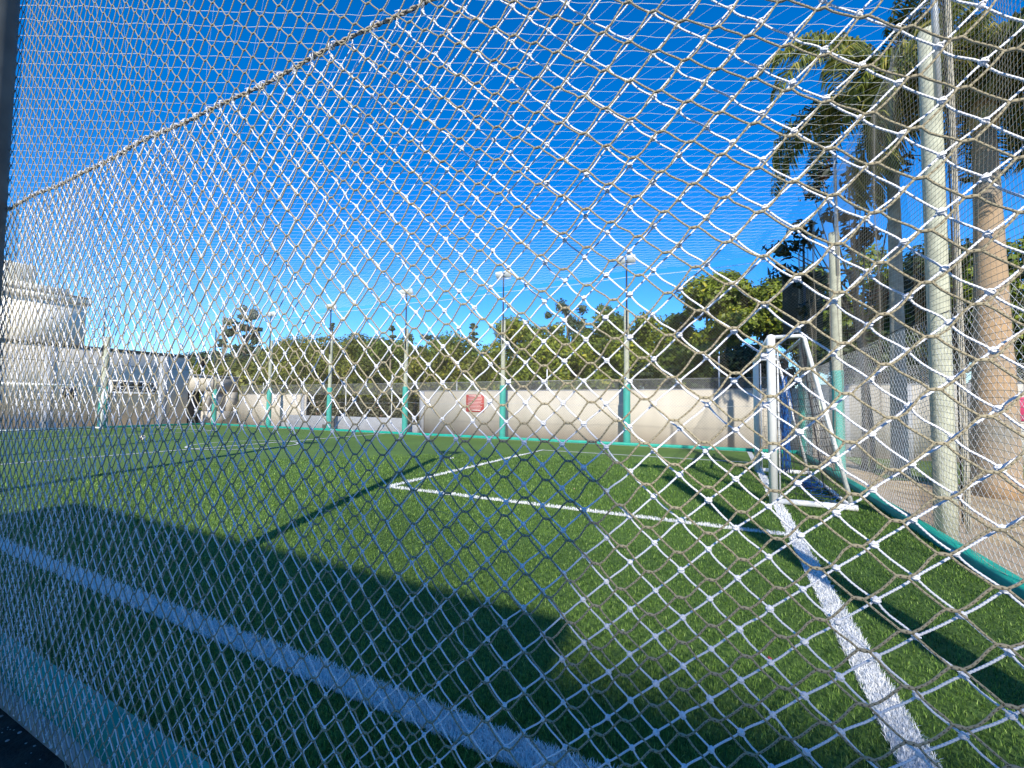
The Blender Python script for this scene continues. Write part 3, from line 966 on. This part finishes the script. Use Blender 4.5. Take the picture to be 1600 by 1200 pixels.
def scrap(name, label, x, y, m, s_):
    V = [(0, -.5, 0), (.35, -.1, .12), (.30, .3, .05), (0, .6, .16), (-.3, .3, .02), (-.34, -.1, .10), (0, 0, .05)]
    o = MB().add(np.array(V) * s_, T=[(6, k, (k + 1) % 6) for k in range(6)]).build(name, m, None, False, (x, y, .022))
    o.rotation_euler = (.2, .1, random.uniform(0, 6))
    tag(o, label, 'litter')
scrap('fallen_leaf', 'tiny red brown fallen leaf on the turf left of the near goal line', .22, 3.02, 'red_sign', .03)
scrap('paper_scrap', 'tiny white scrap on the turf below the penalty area', -.62, 2.95, 'white_paint', .02)
scrap('fallen_leaf', 'tiny brown fallen leaf on the sunlit turf inside the penalty area', -2.4, 7.4, 'sand', .05)

# ------------------------------------------------------------------ the cream wall, its fence, sign, planter and hedge
def cream_wall(label, x0, x1, top, piers, m='cream'):
    t = thing('wall', label, 'wall', (0, 18, -.15))
    MB().box(x0, x1, 0, .16, 0, top + .15).build('panel', m, t)
    MB().box(x0 - .01, x1 + .01, -.012, .175, top + .1502, top + .19, .01).build('coping', 'grey_block', t)
    for px in piers:
        MB().box(px - .14, px + .14, -.05, -.002, 0, top + .145).build('pier', 'grey_block', t)
    return t
cream_wall('cream wall between the annex and the hedge', -29.3, -22.8, 1.98, (-23.0,))
cream_wall('long cream wall with the red sign, behind the far side of the pitch', -14.15, 2.9, 2.12, (-14.0,))
cream_wall('pale wall beyond the trunks at the right', 3.0, 12.0, 2.24, (3.6, 5.2, 6.8), 'wall_right')

def chainlink(label, x0, x1, z0, z1, posts):
    t = thing('chainlink_fence', label, 'fence', (0, 18.10, -.15))
    out = []
    hh = z1 - z0
    for sg in (1, -1):
        for u in np.arange(x0 - hh, x1, .075):
            a0, a1 = max(x0, u), min(x1, u + hh)
            if a1 - a0 < .03: continue
            za, zb = (a0 - u), (a1 - u)
            if sg < 0: za, zb = hh - za, hh - zb
            out.append([(a0, 0, z0 + za), ((a0 + a1) / 2, .004, z0 + (za + zb) / 2), (a1, 0, z0 + zb)])
    V, Q, _ = bar_arrays(np.array(out), .0045, 3, (0, 1, 0))
    o = obj('wire_mesh', mesh_np('wire_mesh', V, Q, None, 'chain'), t); o['kind'] = 'stuff'
    MB().tube([(x0, 0, z1), (x1, 0, z1)], .012, 6).build('top_wire', 'chain', t)
    for px, pz in posts:
        MB().tube([(px, .05, .2), (px, .05, pz)], .028, 8).build('fence_post', 'lamp_body', t, True)
chainlink('chainlink fence standing along the top of the cream wall', -29.3, 3.0, 2.1, 2.72, ((-27.0, 2.9), (-23.14, 3.15), (-19.59, 3.1), (-16.17, 3.2), (-7.17, 3.25), (-0.18, 3.55), (-12.0, 2.8)))
chainlink('chainlink fence above the right hand wall behind the trunks', 3.02, 12.0, 2.40, 3.0, ((5.0, 3.1), (9.0, 3.1)))

def sign(name, label, x0, x1, y, z0, z1, m, rows):
    t = thing(name, label, 'sign', ((x0 + x1) / 2, y, z0))
    w = (x1 - x0) / 2
    MB().box(-w, w, -.012, .012, 0, z1 - z0, .004).build('board', m, t)
    h = z1 - z0
    pr = MB()
    for (f, a, b, th) in rows:
        pr.box(-w + 2 * w * a, -w + 2 * w * b, -.0165, -.0128, h * f - th / 2, h * f + th / 2)
    if rows:
        pr.build('lettering', 'print_white', t)
rows = [(.92, .15, .85, .05), (.80, .10, .9, .026), (.72, .12, .88, .022), (.63, .08, .9, .022), (.55, .1, .86, .022), (.47, .08, .92, .022), (.39, .12, .8, .022), (.30, .08, .9, .022), (.22, .1, .84, .022), (.10, .3, .82, .05)]
sign('wall_sign', 'red notice board with rows of small white print on the cream wall', -11.33, -10.33, 17.98, 1.12, 1.95, 'red_sign', rows)
sign('wall_sign', 'small crimson board on the wall at the right edge', 7.75, 8.5, 17.98, 1.15, 1.85, 'pink_sign', [])

pl = thing('planter', 'low grey block planter in front of the clipped hedge', 'planter', (-19.2, 17.6, -.15))
MB().box(-4.5, 4.4, 0, .25, 0, .88, .015).build('front_wall', 'grey_block', pl)
MB().box(-5.2, -4.505, .02, .3, 0, .42, .015).build('step', 'grey_block', pl)
MB().box(4.405, 5.2, .02, .3, 0, .55, .015).build('step', 'grey_block', pl)
for bx in (-1.55, -.95): MB().box(bx, bx + .32, -.05, -.003, .05, .40 if bx < -1 else .8, .01).build('slot', 'dark_trim', pl)

# ------------------------------------------------------------------ buildings at the left end
bd = thing('building', 'long pale grey hall with a louvred window strip behind the distant goal', 'building', (-33, 0, -.15))
MB().box(-14, 0, -6, 16.8, 0, 4.62).build('wall', 'grey_wall', bd)
MB().box(-14.05, .06, -6.05, 16.86, 4.6205, 4.78, .02).build('parapet', 'dark_trim', bd)
MB().box(.0, .012, -6, 16.79, 3.78, 3.80).build('joint', 'dark_trim', bd)
for y0_, y1_ in ((9.75, 10.2), (15.1, 15.55)):
    MB().box(.003, .05, y0_, y1_, 0, 4.58, .01).build('pilaster', 'pilaster', bd)
w = MB().box(.004, .035, 12.6, 15.0, 2.15, 2.88).build('window', 'white_paint', bd)
for k in range(6):
    y0_ = 12.68 + k * .385
    for z0_, z1_ in ((2.21, 2.50), (2.54, 2.82)):
        MB().box(.0365, .046, y0_, y0_ + .335, z0_, z1_).build('pane', 'glass_dark', w)
        if z0_ < 2.4: MB().box(.047, .056, y0_ + .03, y0_ + .30, z0_ + .09, z0_ + .12).build('louvre', 'lamp_body', w)
MB().box(.003, .12, 12.5, 15.1, 2.08, 2.146, .01).build('sill', 'white_paint', bd)
w = MB().box(.004, .03, 10.45, 11.1, 1.72, 2.42).build('window', 'pilaster', bd)
MB().box(.0315, .04, 10.5, 11.05, 1.78, 2.36).build('pane', 'glass_dark', w)
ub = thing('building', 'taller pale block with a double eave rising behind the hall at the left edge', 'building', (-33.6, 0, 4.63))
MB().box(-9, 0, 8.35, 11.55, 0, 2.42).build('wall', 'white_wall', ub)
MB().box(-9.1, .14, 8.2, 11.7, 2.4205, 2.52).build('lower_eave', 'trim_grey', ub)
MB().box(-9.1, .11, 8.23, 11.67, 2.5205, 2.80).build('fascia', 'white_wall', ub)
MB().box(-9.1, .15, 8.18, 11.72, 2.8005, 2.88).build('upper_eave', 'trim_grey', ub)
MB().box(-8, -.4, 8.3, 10.9, 2.8805, 3.25).build('roof_kerb', 'tower_wall', ub)
MB().box(-6, -.5, 8.35, 9.55, 3.2505, 4.25, .02).build('water_tower', 'tower_wall', ub)
an = thing('building', 'small cream annex with a dark doorway at the far left corner', 'building', (-33.02, 0, -.15))
MB().box(-5, 0, 16.87, 20.2, 2.36, 3.42).build('wall', 'cream', an)
MB().box(-5, 0, 17.9, 20.2, 0, .95).build('low_wall', 'cream', an)
MB().box(-.3, 0, 19.45, 20.2, .9505, 2.3595).build('pillar', 'cream', an)
MB().box(-.3, 0, 17.9, 18.4, .9505, 2.3595).build('pillar', 'cream', an)
MB().box(-.28, -.2, 18.4, 19.45, .9505, 2.3595).build('window', 'grey_block', an)
MB().box(-.8, -.7, 16.87, 17.9, 0, 2.3595).build('doorway_dark', 'dark_trim', an)  # dark panel set back, its colour stands in for the unlit doorway
MB().box(-5.05, .08, 16.88, 20.28, 3.4205, 3.52, .02).build('roof', 'grey_block', an)
bl = thing('water_barrel', 'black barrel on a thin stand above the annex roof', 'barrel', (-33.6, 17.9, 3.38))
MB().tube([(0, 0, .55), (0, 0, .6), (0, 0, 1.2), (0, 0, 1.28)], [.15, .2, .2, .15], 14).build('drum', 'barrel', bl, True)
MB().tube([(0, 0, 0), (0, 0, .56)], .05, 8).build('stand', 'barrel', bl)

# the building behind the camera whose straight shadow lies along the near touchline
sh = thing('building', 'plain two-storey pale building behind the camera', 'building', (0, -7, -.15))
MB().box(-4.6, 2.7, -7, 0, 0, 6.87).build('wall', 'white_wall', sh)
MB().box(-4.7, 2.8, -7.1, .12, 6.8705, 7.02, .02).build('roof', 'grey_block', sh)
for k in range(3):
    for z0_ in (1.0, 4.3):
        wx = -3.9 + k * 2.1
        w = MB().box(wx, wx + 1.2, .002, .06, z0_, z0_ + 1.3).build('window', 'white_paint', sh)
        MB().box(wx + .08, wx + 1.12, .061, .072, z0_ + .08, z0_ + 1.22).build('pane', 'glass_dark', w)

tw_ = thing('building', 'unseen tall block added far behind the camera to cast the soft shadow end', 'building', (0, -40, -.15))  # added out of view, sized for the soft right part of the near shadow
MB().box(15.1, 40, -14, 0, 0, 29.5).build('wall', 'cream', tw_)
MB().box(15.0, 40.1, -14.1, .1, 29.5005, 29.72).build('roof', 'grey_block', tw_)
for k in range(7):
    for f_ in range(9):
        w = MB().box(16.6 + k * 3.3, 18.2 + k * 3.3, .002, .06, 1.2 + f_ * 3.1, 2.6 + f_ * 3.1).build('window', 'white_paint', tw_)
        MB().box(16.7 + k * 3.3, 18.1 + k * 3.3, .061, .072, 1.3 + f_ * 3.1, 2.5 + f_ * 3.1).build('pane', 'glass_dark', w)

# dark screen hung over the corner behind the goal
sc = thing('screen', 'dark olive screen with a middle seam hung high behind the nearer goal', 'screen', (2.38, 17.25, 3.75))
MB().box(-.56, -.012, -.03, .03, 0, 2.28, .01).build('panel', 'screen', sc)
MB().box(.012, .56, -.03, .03, 0, 2.28, .01).build('panel', 'screen', sc)
MB().box(-.0115, .0115, -.02, .02, 0, 2.27).build('seam', 'barrel', sc)

# ------------------------------------------------------------------ trees
def leaf_cards(C, n_, size, elong=1.7, flat=.30, shell=.55, droop=0.0, seed=0):
    """leaves on clumps: C is a list of (x, y, z, rx, ry, rz)"""
    rg = np.random.default_rng(seed)
    C = np.array(C, float)
    vol = (C[:, 3] * C[:, 4] * C[:, 5]) ** (2 / 3)
    idx = rg.choice(len(C), n_, p=vol / vol.sum())
    d = rg.normal(size=(n_, 3)); d /= np.linalg.norm(d, axis=1, keepdims=True)
    rad = (shell + (1 - shell) * rg.uniform(0, 1, n_) ** .6) * rg.uniform(.86, 1.10, n_)
    p = C[idx, :3] + d * C[idx, 3:] * rad[:, None]
    nrm = d * (1 - flat) + np.array([0, 0, flat]) + rg.normal(0, .30, (n_, 3))
    nrm /= np.linalg.norm(nrm, axis=1, keepdims=True)
    a = np.cross(nrm, rg.normal(size=(n_, 3))); a[:, 2] -= droop
    a -= nrm * (a * nrm).sum(1, keepdims=True); a /= np.linalg.norm(a, axis=1, keepdims=True)
    b = np.cross(nrm, a)
    s = size * rg.uniform(.6, 1.35, n_)[:, None]
    V = np.stack([p - a * s * elong / 2, p + b * s / 2 - nrm * s * .10, p + a * s * elong / 2, p - b * s / 2 - nrm * s * .10], 1)
    q = np.arange(n_)[:, None] * 4
    T = np.concatenate([q + np.array([0, 1, 2]), q + np.array([0, 2, 3])])
    cl = rg.uniform(0, 1, len(C))[idx] * .35
    r = np.clip(rg.uniform(0, 1, n_) ** 1.2 * .75 + cl, 0, 1)
    return V.reshape(-1, 3), T, np.concatenate([r, r])

def clumps(rg, R, Hc, n_, kind):
    """ellipsoids that make a crown of radius R and height Hc, base at z = 0"""
    out = []
    for k in range(n_):
        if kind == 'cone':
            z = rg.uniform(.02, 1) ** 1.0
            w = R * (1.04 - z)
            a = rg.uniform(0, 2 * np.pi); q = w * rg.uniform(.3, .9)
            rr = R * .30 * (1.15 - z * .8)
            out.append((q * math.cos(a), q * math.sin(a), z * Hc, rr * 1.3, rr * 1.3, rr * .55))
        else:
            d = rg.normal(size=3); d /= np.linalg.norm(d)
            q = rg.uniform(.35, .80) if kind != 'airy' else rg.uniform(.45, .95)
            rr = R * (rg.uniform(.24, .46) if kind != 'airy' else rg.uniform(.14, .26))
            out.append((d[0] * R * q, d[1] * R * q, Hc * (.5 + .42 * d[2] * q / .8), rr * 1.15, rr * 1.15, rr * .8 * (Hc / (2 * R)) ** .5))
    return out

TREE = {}
def tree(name, label, x, y, top, R, kind, m, base=-.15, low=.25, n_=2600, size=.26, seed=1, group=None, rz=0.0):
    """trunk with limbs, and a crown of many leaf-sized faces"""
    Ht = top - base
    t = thing(name, label, 'tree', (x, y, base), rz, group)
    rg = np.random.default_rng(seed)
    z0 = Ht * low; Hc = Ht - z0
    C = [(c[0], c[1], c[2] + z0, c[3], c[4], c[5]) for c in clumps(rg, R, Hc * .95, 22 if kind != 'airy' else 30, kind)]
    tb = MB()
    zz = np.linspace(0, z0 + Hc * (.9 if kind == 'cone' else .55), 7)
    r0 = .05 + .016 * Ht
    tb.tube(np.stack([.05 * Ht * .2 * np.sin(zz * .8 + seed), .05 * Ht * .2 * np.cos(zz * .7 + seed) - .05 * Ht * .2 * math.cos(seed), zz], 1), r0 * (1.15 - .8 * zz / zz[-1]), 8)
    for c in C[:9]:
        s0 = np.array([0, 0, z0 + Hc * rg.uniform(0, .3)]); e = np.array(c[:3])
        mid = (s0 + e) / 2 + rg.normal(0, .12, 3) * R * .5
        tb.tube([s0, mid, e], [r0 * .45, r0 * .3, r0 * .12], 5)
    tb.build('trunk', 'bark', t, True)
    V, T, r = leaf_cards(C, n_, size, seed=seed + 5, shell=.45 if kind != 'airy' else .2)
    obj('crown', mesh_np('crown', V, None, T, m, False, face_rnd=r), t)
    return t

# behind the long cream wall, front row and back row
tree('tree', 'low olive tree over the wall between the hedge and the red sign', -14.6, 23.0, 5.7, 2.3, 'round', 'leaf_olive', seed=3, n_=11232, size=.12)
tree('tree', 'low olive tree over the hedge, at its right half', -17.4, 22.6, 5.4, 2.2, 'round', 'leaf_olive', seed=4, n_=11232, size=.12)
tree('tree', 'low olive tree over the hedge, at its left half', -21.6, 22.0, 5.3, 2.3, 'round', 'leaf_olive', seed=5, n_=11232, size=.12)
tree('tree', 'low olive tree over the wall left of the hedge', -25.9, 22.0, 5.5, 2.4, 'round', 'leaf_olive', seed=6, n_=11232, size=.12)
tree('tree', 'low olive tree beside the annex roof', -31.0, 23.4, 6.2, 2.3, 'round', 'leaf_olive', seed=7, n_=10530, size=.12)
tree('tree', 'bright leafy tree above the right half of the long wall, left of the bare gap', -9.0, 22.4, 5.8, 2.4, 'round', 'leaf_bright', seed=8, n_=13338, size=.12)
tree('tree', 'bright leafy tree just right of the post with floodlights nearest the goal', -5.0, 23.4, 5.7, 2.3, 'round', 'leaf_bright', seed=9, n_=13338, size=.12)
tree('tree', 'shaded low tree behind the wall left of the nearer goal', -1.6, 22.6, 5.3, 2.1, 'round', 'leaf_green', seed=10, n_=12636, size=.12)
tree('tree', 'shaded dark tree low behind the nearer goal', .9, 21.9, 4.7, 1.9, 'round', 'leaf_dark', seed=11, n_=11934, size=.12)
tree('tree', 'rounded yellow green tree above the right of the red sign', -13.2, 26.9, 7.9, 2.3, 'round', 'leaf_bright', seed=12, n_=12636, size=.125)
tree('tree', 'rounded yellow green tree right of the third floodlight from the goal', -10.4, 25.9, 7.6, 1.9, 'round', 'leaf_bright', seed=13, n_=10530, size=.125)
tree('tree', 'pale airy tree sticking up thinly above the yellow green trees', -11.4, 33.0, 10.9, 2.0, 'airy', 'leaf_blue', low=.35, seed=14, n_=3900, size=.14)
tree('tree', 'dim tree low in the gap left of the padded post nearest the goal', -8.3, 27.0, 6.4, 2.4, 'round', 'leaf_green', low=.1, seed=37, n_=6000, size=.14)
tree('tree', 'fresh green tree just left of the pipe nearest the goal', -7.3, 28.4, 9.2, 2.1, 'round', 'leaf_green', seed=15, n_=11934, size=.125)
tree('tree', 'rounded tree right of the pipe nearest the goal', -4.2, 26.7, 7.8, 1.9, 'round', 'leaf_bright', seed=16, n_=10530, size=.125)
tree('tree', 'dull green tree filling the dip left of the tallest bright tree', -2.2, 27.4, 8.1, 1.7, 'round', 'leaf_green', seed=17, n_=9828, size=.125)
tree('tree', 'tallest bright tree left of the dark pipe behind the nearer goal', .1, 24.6, 8.9, 2.2, 'round', 'leaf_bright', low=.48, seed=18, n_=16146, size=.135)
tree('tree', 'bright tree around the dark pipe behind the nearer goal', 2.1, 24.6, 9.0, 1.8, 'round', 'leaf_bright', low=.45, seed=19, n_=12636, size=.135)
tree('tree', 'bright tree half hidden by the dark screen', 3.9, 25.6, 9.0, 1.7, 'round', 'leaf_green', low=.3, seed=20, n_=11232, size=.135)
SHRUB = ['olive shrub behind the wall beside the annex', 'olive shrub behind the wall just left of the hedge', 'olive shrub over the left third of the hedge', 'olive shrub over the right third of the hedge', 'bright shrub behind the wall just left of the red sign', 'bright shrub behind the wall just right of the red sign',
         'bright shrub behind the wall under the thin white fence post left of the last floodlight', 'bright shrub behind the wall left of the padded post nearest the goal', 'dark shrub behind the wall right of the padded post nearest the goal', 'dark shrub behind the wall at the thin white fence post by the goal', 'dark shrub behind the wall right behind the nearer goal',
         'dark shrub over the pale wall left of the thick bare post', 'dark shrub over the pale wall by the crimson board']
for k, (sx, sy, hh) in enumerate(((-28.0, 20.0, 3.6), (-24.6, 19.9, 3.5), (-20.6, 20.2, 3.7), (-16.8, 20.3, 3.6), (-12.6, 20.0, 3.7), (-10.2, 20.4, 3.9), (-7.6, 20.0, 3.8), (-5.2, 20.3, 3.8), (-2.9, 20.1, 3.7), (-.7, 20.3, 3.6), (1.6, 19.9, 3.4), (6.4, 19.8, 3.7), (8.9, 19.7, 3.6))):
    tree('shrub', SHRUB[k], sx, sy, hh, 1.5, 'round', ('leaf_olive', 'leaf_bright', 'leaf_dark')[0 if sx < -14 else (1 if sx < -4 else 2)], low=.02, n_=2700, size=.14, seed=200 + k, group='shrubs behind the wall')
# further left behind
tree('conifer', 'small pointed conifer on the skyline left of the second floodlight', -36.2, 31.5, 10.1, 1.5, 'cone', 'leaf_blue', low=.2, seed=21, n_=6318, size=.12)
tree('conifer', 'pointed conifer on the skyline just left of the middle floodlight', -27.0, 30.2, 8.9, 1.6, 'cone', 'leaf_blue', low=.2, seed=22, n_=6318, size=.12)
tree('conifer', 'pointed conifer on the skyline right of the middle floodlight', -18.8, 30.8, 8.7, 1.6, 'cone', 'leaf_blue', low=.2, seed=23, n_=6318, size=.12)
tree('tree', 'flat topped airy tree just right of the middle floodlight', -22.4, 29.2, 8.0, 2.2, 'airy', 'leaf_blue', low=.5, seed=24, n_=4420, size=.13)
tree('tree', 'dull green tree between the conifer and the middle post', -27.6, 27.2, 8.1, 2.6, 'round', 'leaf_olive', seed=25, n_=9126, size=.125)
tree('tree', 'dull green tree behind the middle post', -23.6, 26.4, 7.6, 2.6, 'round', 'leaf_green', seed=26, n_=9126, size=.125)
tree('tree', 'dull green tree left of the red sign, second row', -18.0, 26.8, 7.7, 2.7, 'round', 'leaf_green', seed=27, n_=9828, size=.125)
tree('tree', 'dull green tree above the wall left of the hedge, second row', -32.2, 27.8, 8.4, 2.9, 'round', 'leaf_olive', seed=28, n_=9126, size=.125)
tree('tree', 'wide olive tree behind the second post from the annex', -37.0, 27.6, 9.0, 3.2, 'round', 'leaf_olive', seed=29, n_=9828, size=.125)
tree('pine_tree', 'tall ragged pine standing alone on the hill skyline at the left', -63.6, 39.7, 17.2, 2.4, 'airy', 'leaf_blue', low=.45, seed=30, n_=3640, size=.26)
tree('pine_tree', 'small thin pine on the hill skyline left of the tall ragged pine', -71.0, 41.0, 16.0, 1.6, 'cone', 'leaf_blue', low=.4, seed=31, n_=2340, size=.26)
# right, behind the end of the pitch
tree('tree', 'dense green tree behind the tall pale post at the right', 6.9, 25.3, 10.0, 2.5, 'round', 'leaf_green', seed=32, n_=12636, size=.135)
tree('tree', 'dense dark tree behind the thick bare post', 8.2, 22.7, 8.8, 2.3, 'round', 'leaf_dark', seed=33, n_=12636, size=.125)
tree('tree', 'dense dark tree behind the swollen palm trunk', 9.6, 20.6, 8.2, 2.3, 'round', 'leaf_green', seed=34, n_=12636, size=.12)
tree('tree', 'low dark tree right of the screen behind the wall', 5.0, 21.2, 5.6, 1.9, 'round', 'leaf_dark', seed=35, n_=11232, size=.12)
tree('tree', 'low dark tree at the right edge behind the wall', 12.0, 20.4, 7.4, 2.4, 'round', 'leaf_dark', seed=36, n_=10530, size=.12)

# hedge behind the planter, and the wooded hill
def hedge():
    C = []
    rg = np.random.default_rng(50)
    for x_ in np.arange(-23.6, -13.9, .5):
        C.append((x_, 18.7 + rg.normal(0, .08), .95 + rg.normal(0, .05), .55, .5, .95))
    V, T, r = leaf_cards(C, 9000, .10, seed=51, shell=.7)
    t = thing('hedge', 'greyish clipped hedge with a few pink flowers behind the planter', 'hedge', (0, 0, 0))
    obj('foliage', mesh_np('hedge_foliage', V, None, T, 'leaf_hedge', face_rnd=r), t)
    tb = MB()
    for x_ in np.arange(-23.6, -13.9, .8): tb.tube([(x_, 18.7, -.15), (x_ + .05, 18.7, 1.0)], .03, 5)
    tb.build('stems', 'bark', t)
hedge()
def hill():
    xs = np.linspace(-150, -34, 40); ys = np.linspace(23, 120, 36)
    Xg, Yg = np.meshgrid(xs, ys, indexing='ij')
    def hz(x, y):
        return np.clip((y - 24) * .22, 0, 5.0) * np.clip((-x - 33) / 10, 0, 1) + np.clip((y - 40) * .14, 0, 8) * np.clip((-x - 38) / 20, 0, 1)
    Z = hz(Xg, Yg) - .2
    V = np.stack([Xg, Yg, Z], -1).reshape(-1, 3)
    ny = len(ys)
    Q = [(i * ny + j, (i + 1) * ny + j, (i + 1) * ny + j + 1, i * ny + j + 1) for i in range(len(xs) - 1) for j in range(ny - 1)]
    struct(obj('hill', mesh_np('hill', V, Q, None, 'hill', True)))
    rg = np.random.default_rng(60)
    def wood(name, n_, nl, xr, yr, size, m, hh):
        C = []
        for _ in range(n_):
            x_, y_ = rg.uniform(*xr), rg.uniform(*yr)
            h_ = hh * rg.uniform(.7, 1.25)
            C.append((x_, y_, float(hz(np.array(x_), np.array(y_))) + h_ * .5, h_ * .55, h_ * .55, h_ * .62))
        V, T, r = leaf_cards(C, nl, size, seed=61 + n_, shell=.75)
        tag(obj(name, mesh_np(name, V, None, T, m, face_rnd=r)), kind='stuff')
    wood('hillside_scrub', 170, 42000, (-72, -36), (25, 38), .26, 'leaf_olive', 3.8)
    wood('hilltop_forest', 150, 16000, (-120, -52), (38, 62), .6, 'leaf_blue', 4.2)
hill()

# ------------------------------------------------------------------ palms and the dark-leaved tree at the right
def frond_mesh(L, droop, nl, seed, wleaf=.036, lleaf=.72):
    rg = np.random.default_rng(seed)
    s = np.linspace(0, 1, 14)
    el0 = math.radians(62)
    ang = el0 - droop * s ** 1.15
    x = np.concatenate([[0], np.cumsum(np.cos(ang[:-1]) * L / 13)]); z = np.concatenate([[0], np.cumsum(np.sin(ang[:-1]) * L / 13)])
    rib = MB().tube(np.stack([x, 0 * x, z], 1), .035 * (1.1 - s), 5)
    V, T, R = [], [], []
    for k in range(nl):
        u = .12 + .88 * (k + rg.uniform(0, 1)) / nl
        px, pz = np.interp(u, s, x), np.interp(u, s, z)
        a = np.interp(u, s, ang)
        fw_ = np.array([math.cos(a), 0, math.sin(a)])
        for sd in (1, -1):
            ll = lleaf * (math.sin(math.pi * min(1, u * .80 + .16)) ** .6) * rg.uniform(.8, 1.15)
            dirv = fw_ * rg.uniform(.35, .6) + np.array([0, sd, 0]) * rg.uniform(.6, .95) + np.array([0, 0, rg.uniform(-.25, .45)])
            dirv /= np.linalg.norm(dirv)
            p0 = np.array([px, 0, pz])
            p1 = p0 + dirv * ll * .5
            p2 = p1 + (dirv * .45 + np.array([0, 0, -.95])) * ll * .5
            wv = np.cross(dirv, [0, 0, 1]); wv = wv / (np.linalg.norm(wv) + 1e-9) * wleaf / 2
            wv = wv + np.array([0, 0, rg.uniform(-.5, .5) * wleaf])
            b = len(V)
            V += [p0 - wv * .5, p0 + wv * .5, p1 - wv, p1 + wv, p2]
            T += [(b, b + 1, b + 3), (b, b + 3, b + 2), (b + 2, b + 3, b + 4)]
            R += [rg.uniform(0, 1)] * 3
    return rib, mesh_np('leaflets', V, None, T, 'palm_leaf', False, face_rnd=R)

def palm(label, x, y, h, r0, r1, bulge, shaft, L, nf, seed, bark='palm_bark', dr=1.0):
    t = thing('palm_tree', label, 'palm tree', (x, y, -.15))
    zz = np.linspace(0, h + .15, 22)
    u = zz / zz[-1]
    rr = r0 + (r1 - r0) * u + bulge * np.exp(-((u - .22) / .14) ** 2) + .06 * np.exp(-u * 25)
    rr = rr * (1 + .015 * np.cos(zz * 26))
    MB().tube(np.stack([.05 * np.sin(u * 2), 0 * u, zz], 1), rr, 18).build('trunk', bark, t, True)
    zs = np.linspace(0, shaft, 9)
    MB().tube([(.05 * math.sin(2), 0, h + .10 + z) for z in zs], r1 * 1.12 * (1 + .35 * np.sin(np.pi * np.clip(zs / shaft * .8, 0, 1)) - .75 * (zs / shaft) ** 2), 16).build('crown_shaft', 'palm_shaft', t, True)
    rib, lm = frond_mesh(L, math.radians(135) * dr, 125, seed)
    rib2, lm2 = frond_mesh(L * .88, math.radians(165) * dr, 115, seed + 1)
    protos = [(mesh_np('frond', np.concatenate(q.V), np.concatenate(q.Q), np.concatenate(q.T), 'frond_rib', True), l_) for q, l_ in ((rib, lm), (rib2, lm2))]
    rg = np.random.default_rng(seed)
    for k in range(nf):
        rm, l_ = protos[k % 2]
        f = obj('frond', rm, t, (.05, 0, h + .1 + shaft * .9))
        f.rotation_euler = (rg.normal(0, .08), rg.uniform(-.32, .42), k * 2.399 + rg.normal(0, .2))
        obj('leaflets', l_, f)
    return t
palm('smaller palm with drooping fronds left of the thick bare post', 3.75, 13.5, 7.9, .15, .12, .02, 1.1, 4.3, 24, 70)
palm('stout palm with a swollen trunk at the right edge', 4.60, 11.5, 7.0, .33, .165, .03, .7, 3.6, 26, 80, 'palm_bark_warm', 1.25)

def mango():
    t = thing('dark_leaved_tree', 'slender double trunked tree with big dark leaves and reddish tips behind the goal', 'tree', (3.35, 14.7, -.15))
    tb = MB()
    tips = []
    rg = np.random.default_rng(90)
    for k, (dx, r) in enumerate(((0, .06), (.13, .05))):
        P = [(dx - .12 * u + .08 * math.sin(u * 4 + k), .05 * k, 5.4 * u) for u in np.linspace(0, 1, 9)]
        tb.tube(P, np.linspace(r * 1.3, r * .7, 9), 8)
        for b in range(9):
            e = np.array([rg.uniform(-2.3, .9), rg.uniform(-.9, .9), rg.uniform(4.4, 8.6)])
            s0 = np.array(P[rg.integers(5, 9)])
            tb.tube([s0, (s0 + e) / 2 + np.array([0, 0, -.2]), e], [.03, .02, .008], 5)
            tips.append((*e, .42, .42, .3))
            m_ = (s0 + 2 * e) / 3
            if b % 2: tips.append((*(m_ + rg.normal(0, .15, 3)), .35, .35, .28))
    tb.build('trunk', 'bark', t, True)
    V, T, r = leaf_cards(tips, 1500, .10, elong=2.3, flat=.3, shell=.2, droop=.8, seed=91)
    obj('crown', mesh_np('crown', V, None, T, 'leaf_mango', face_rnd=r), t)
mango()
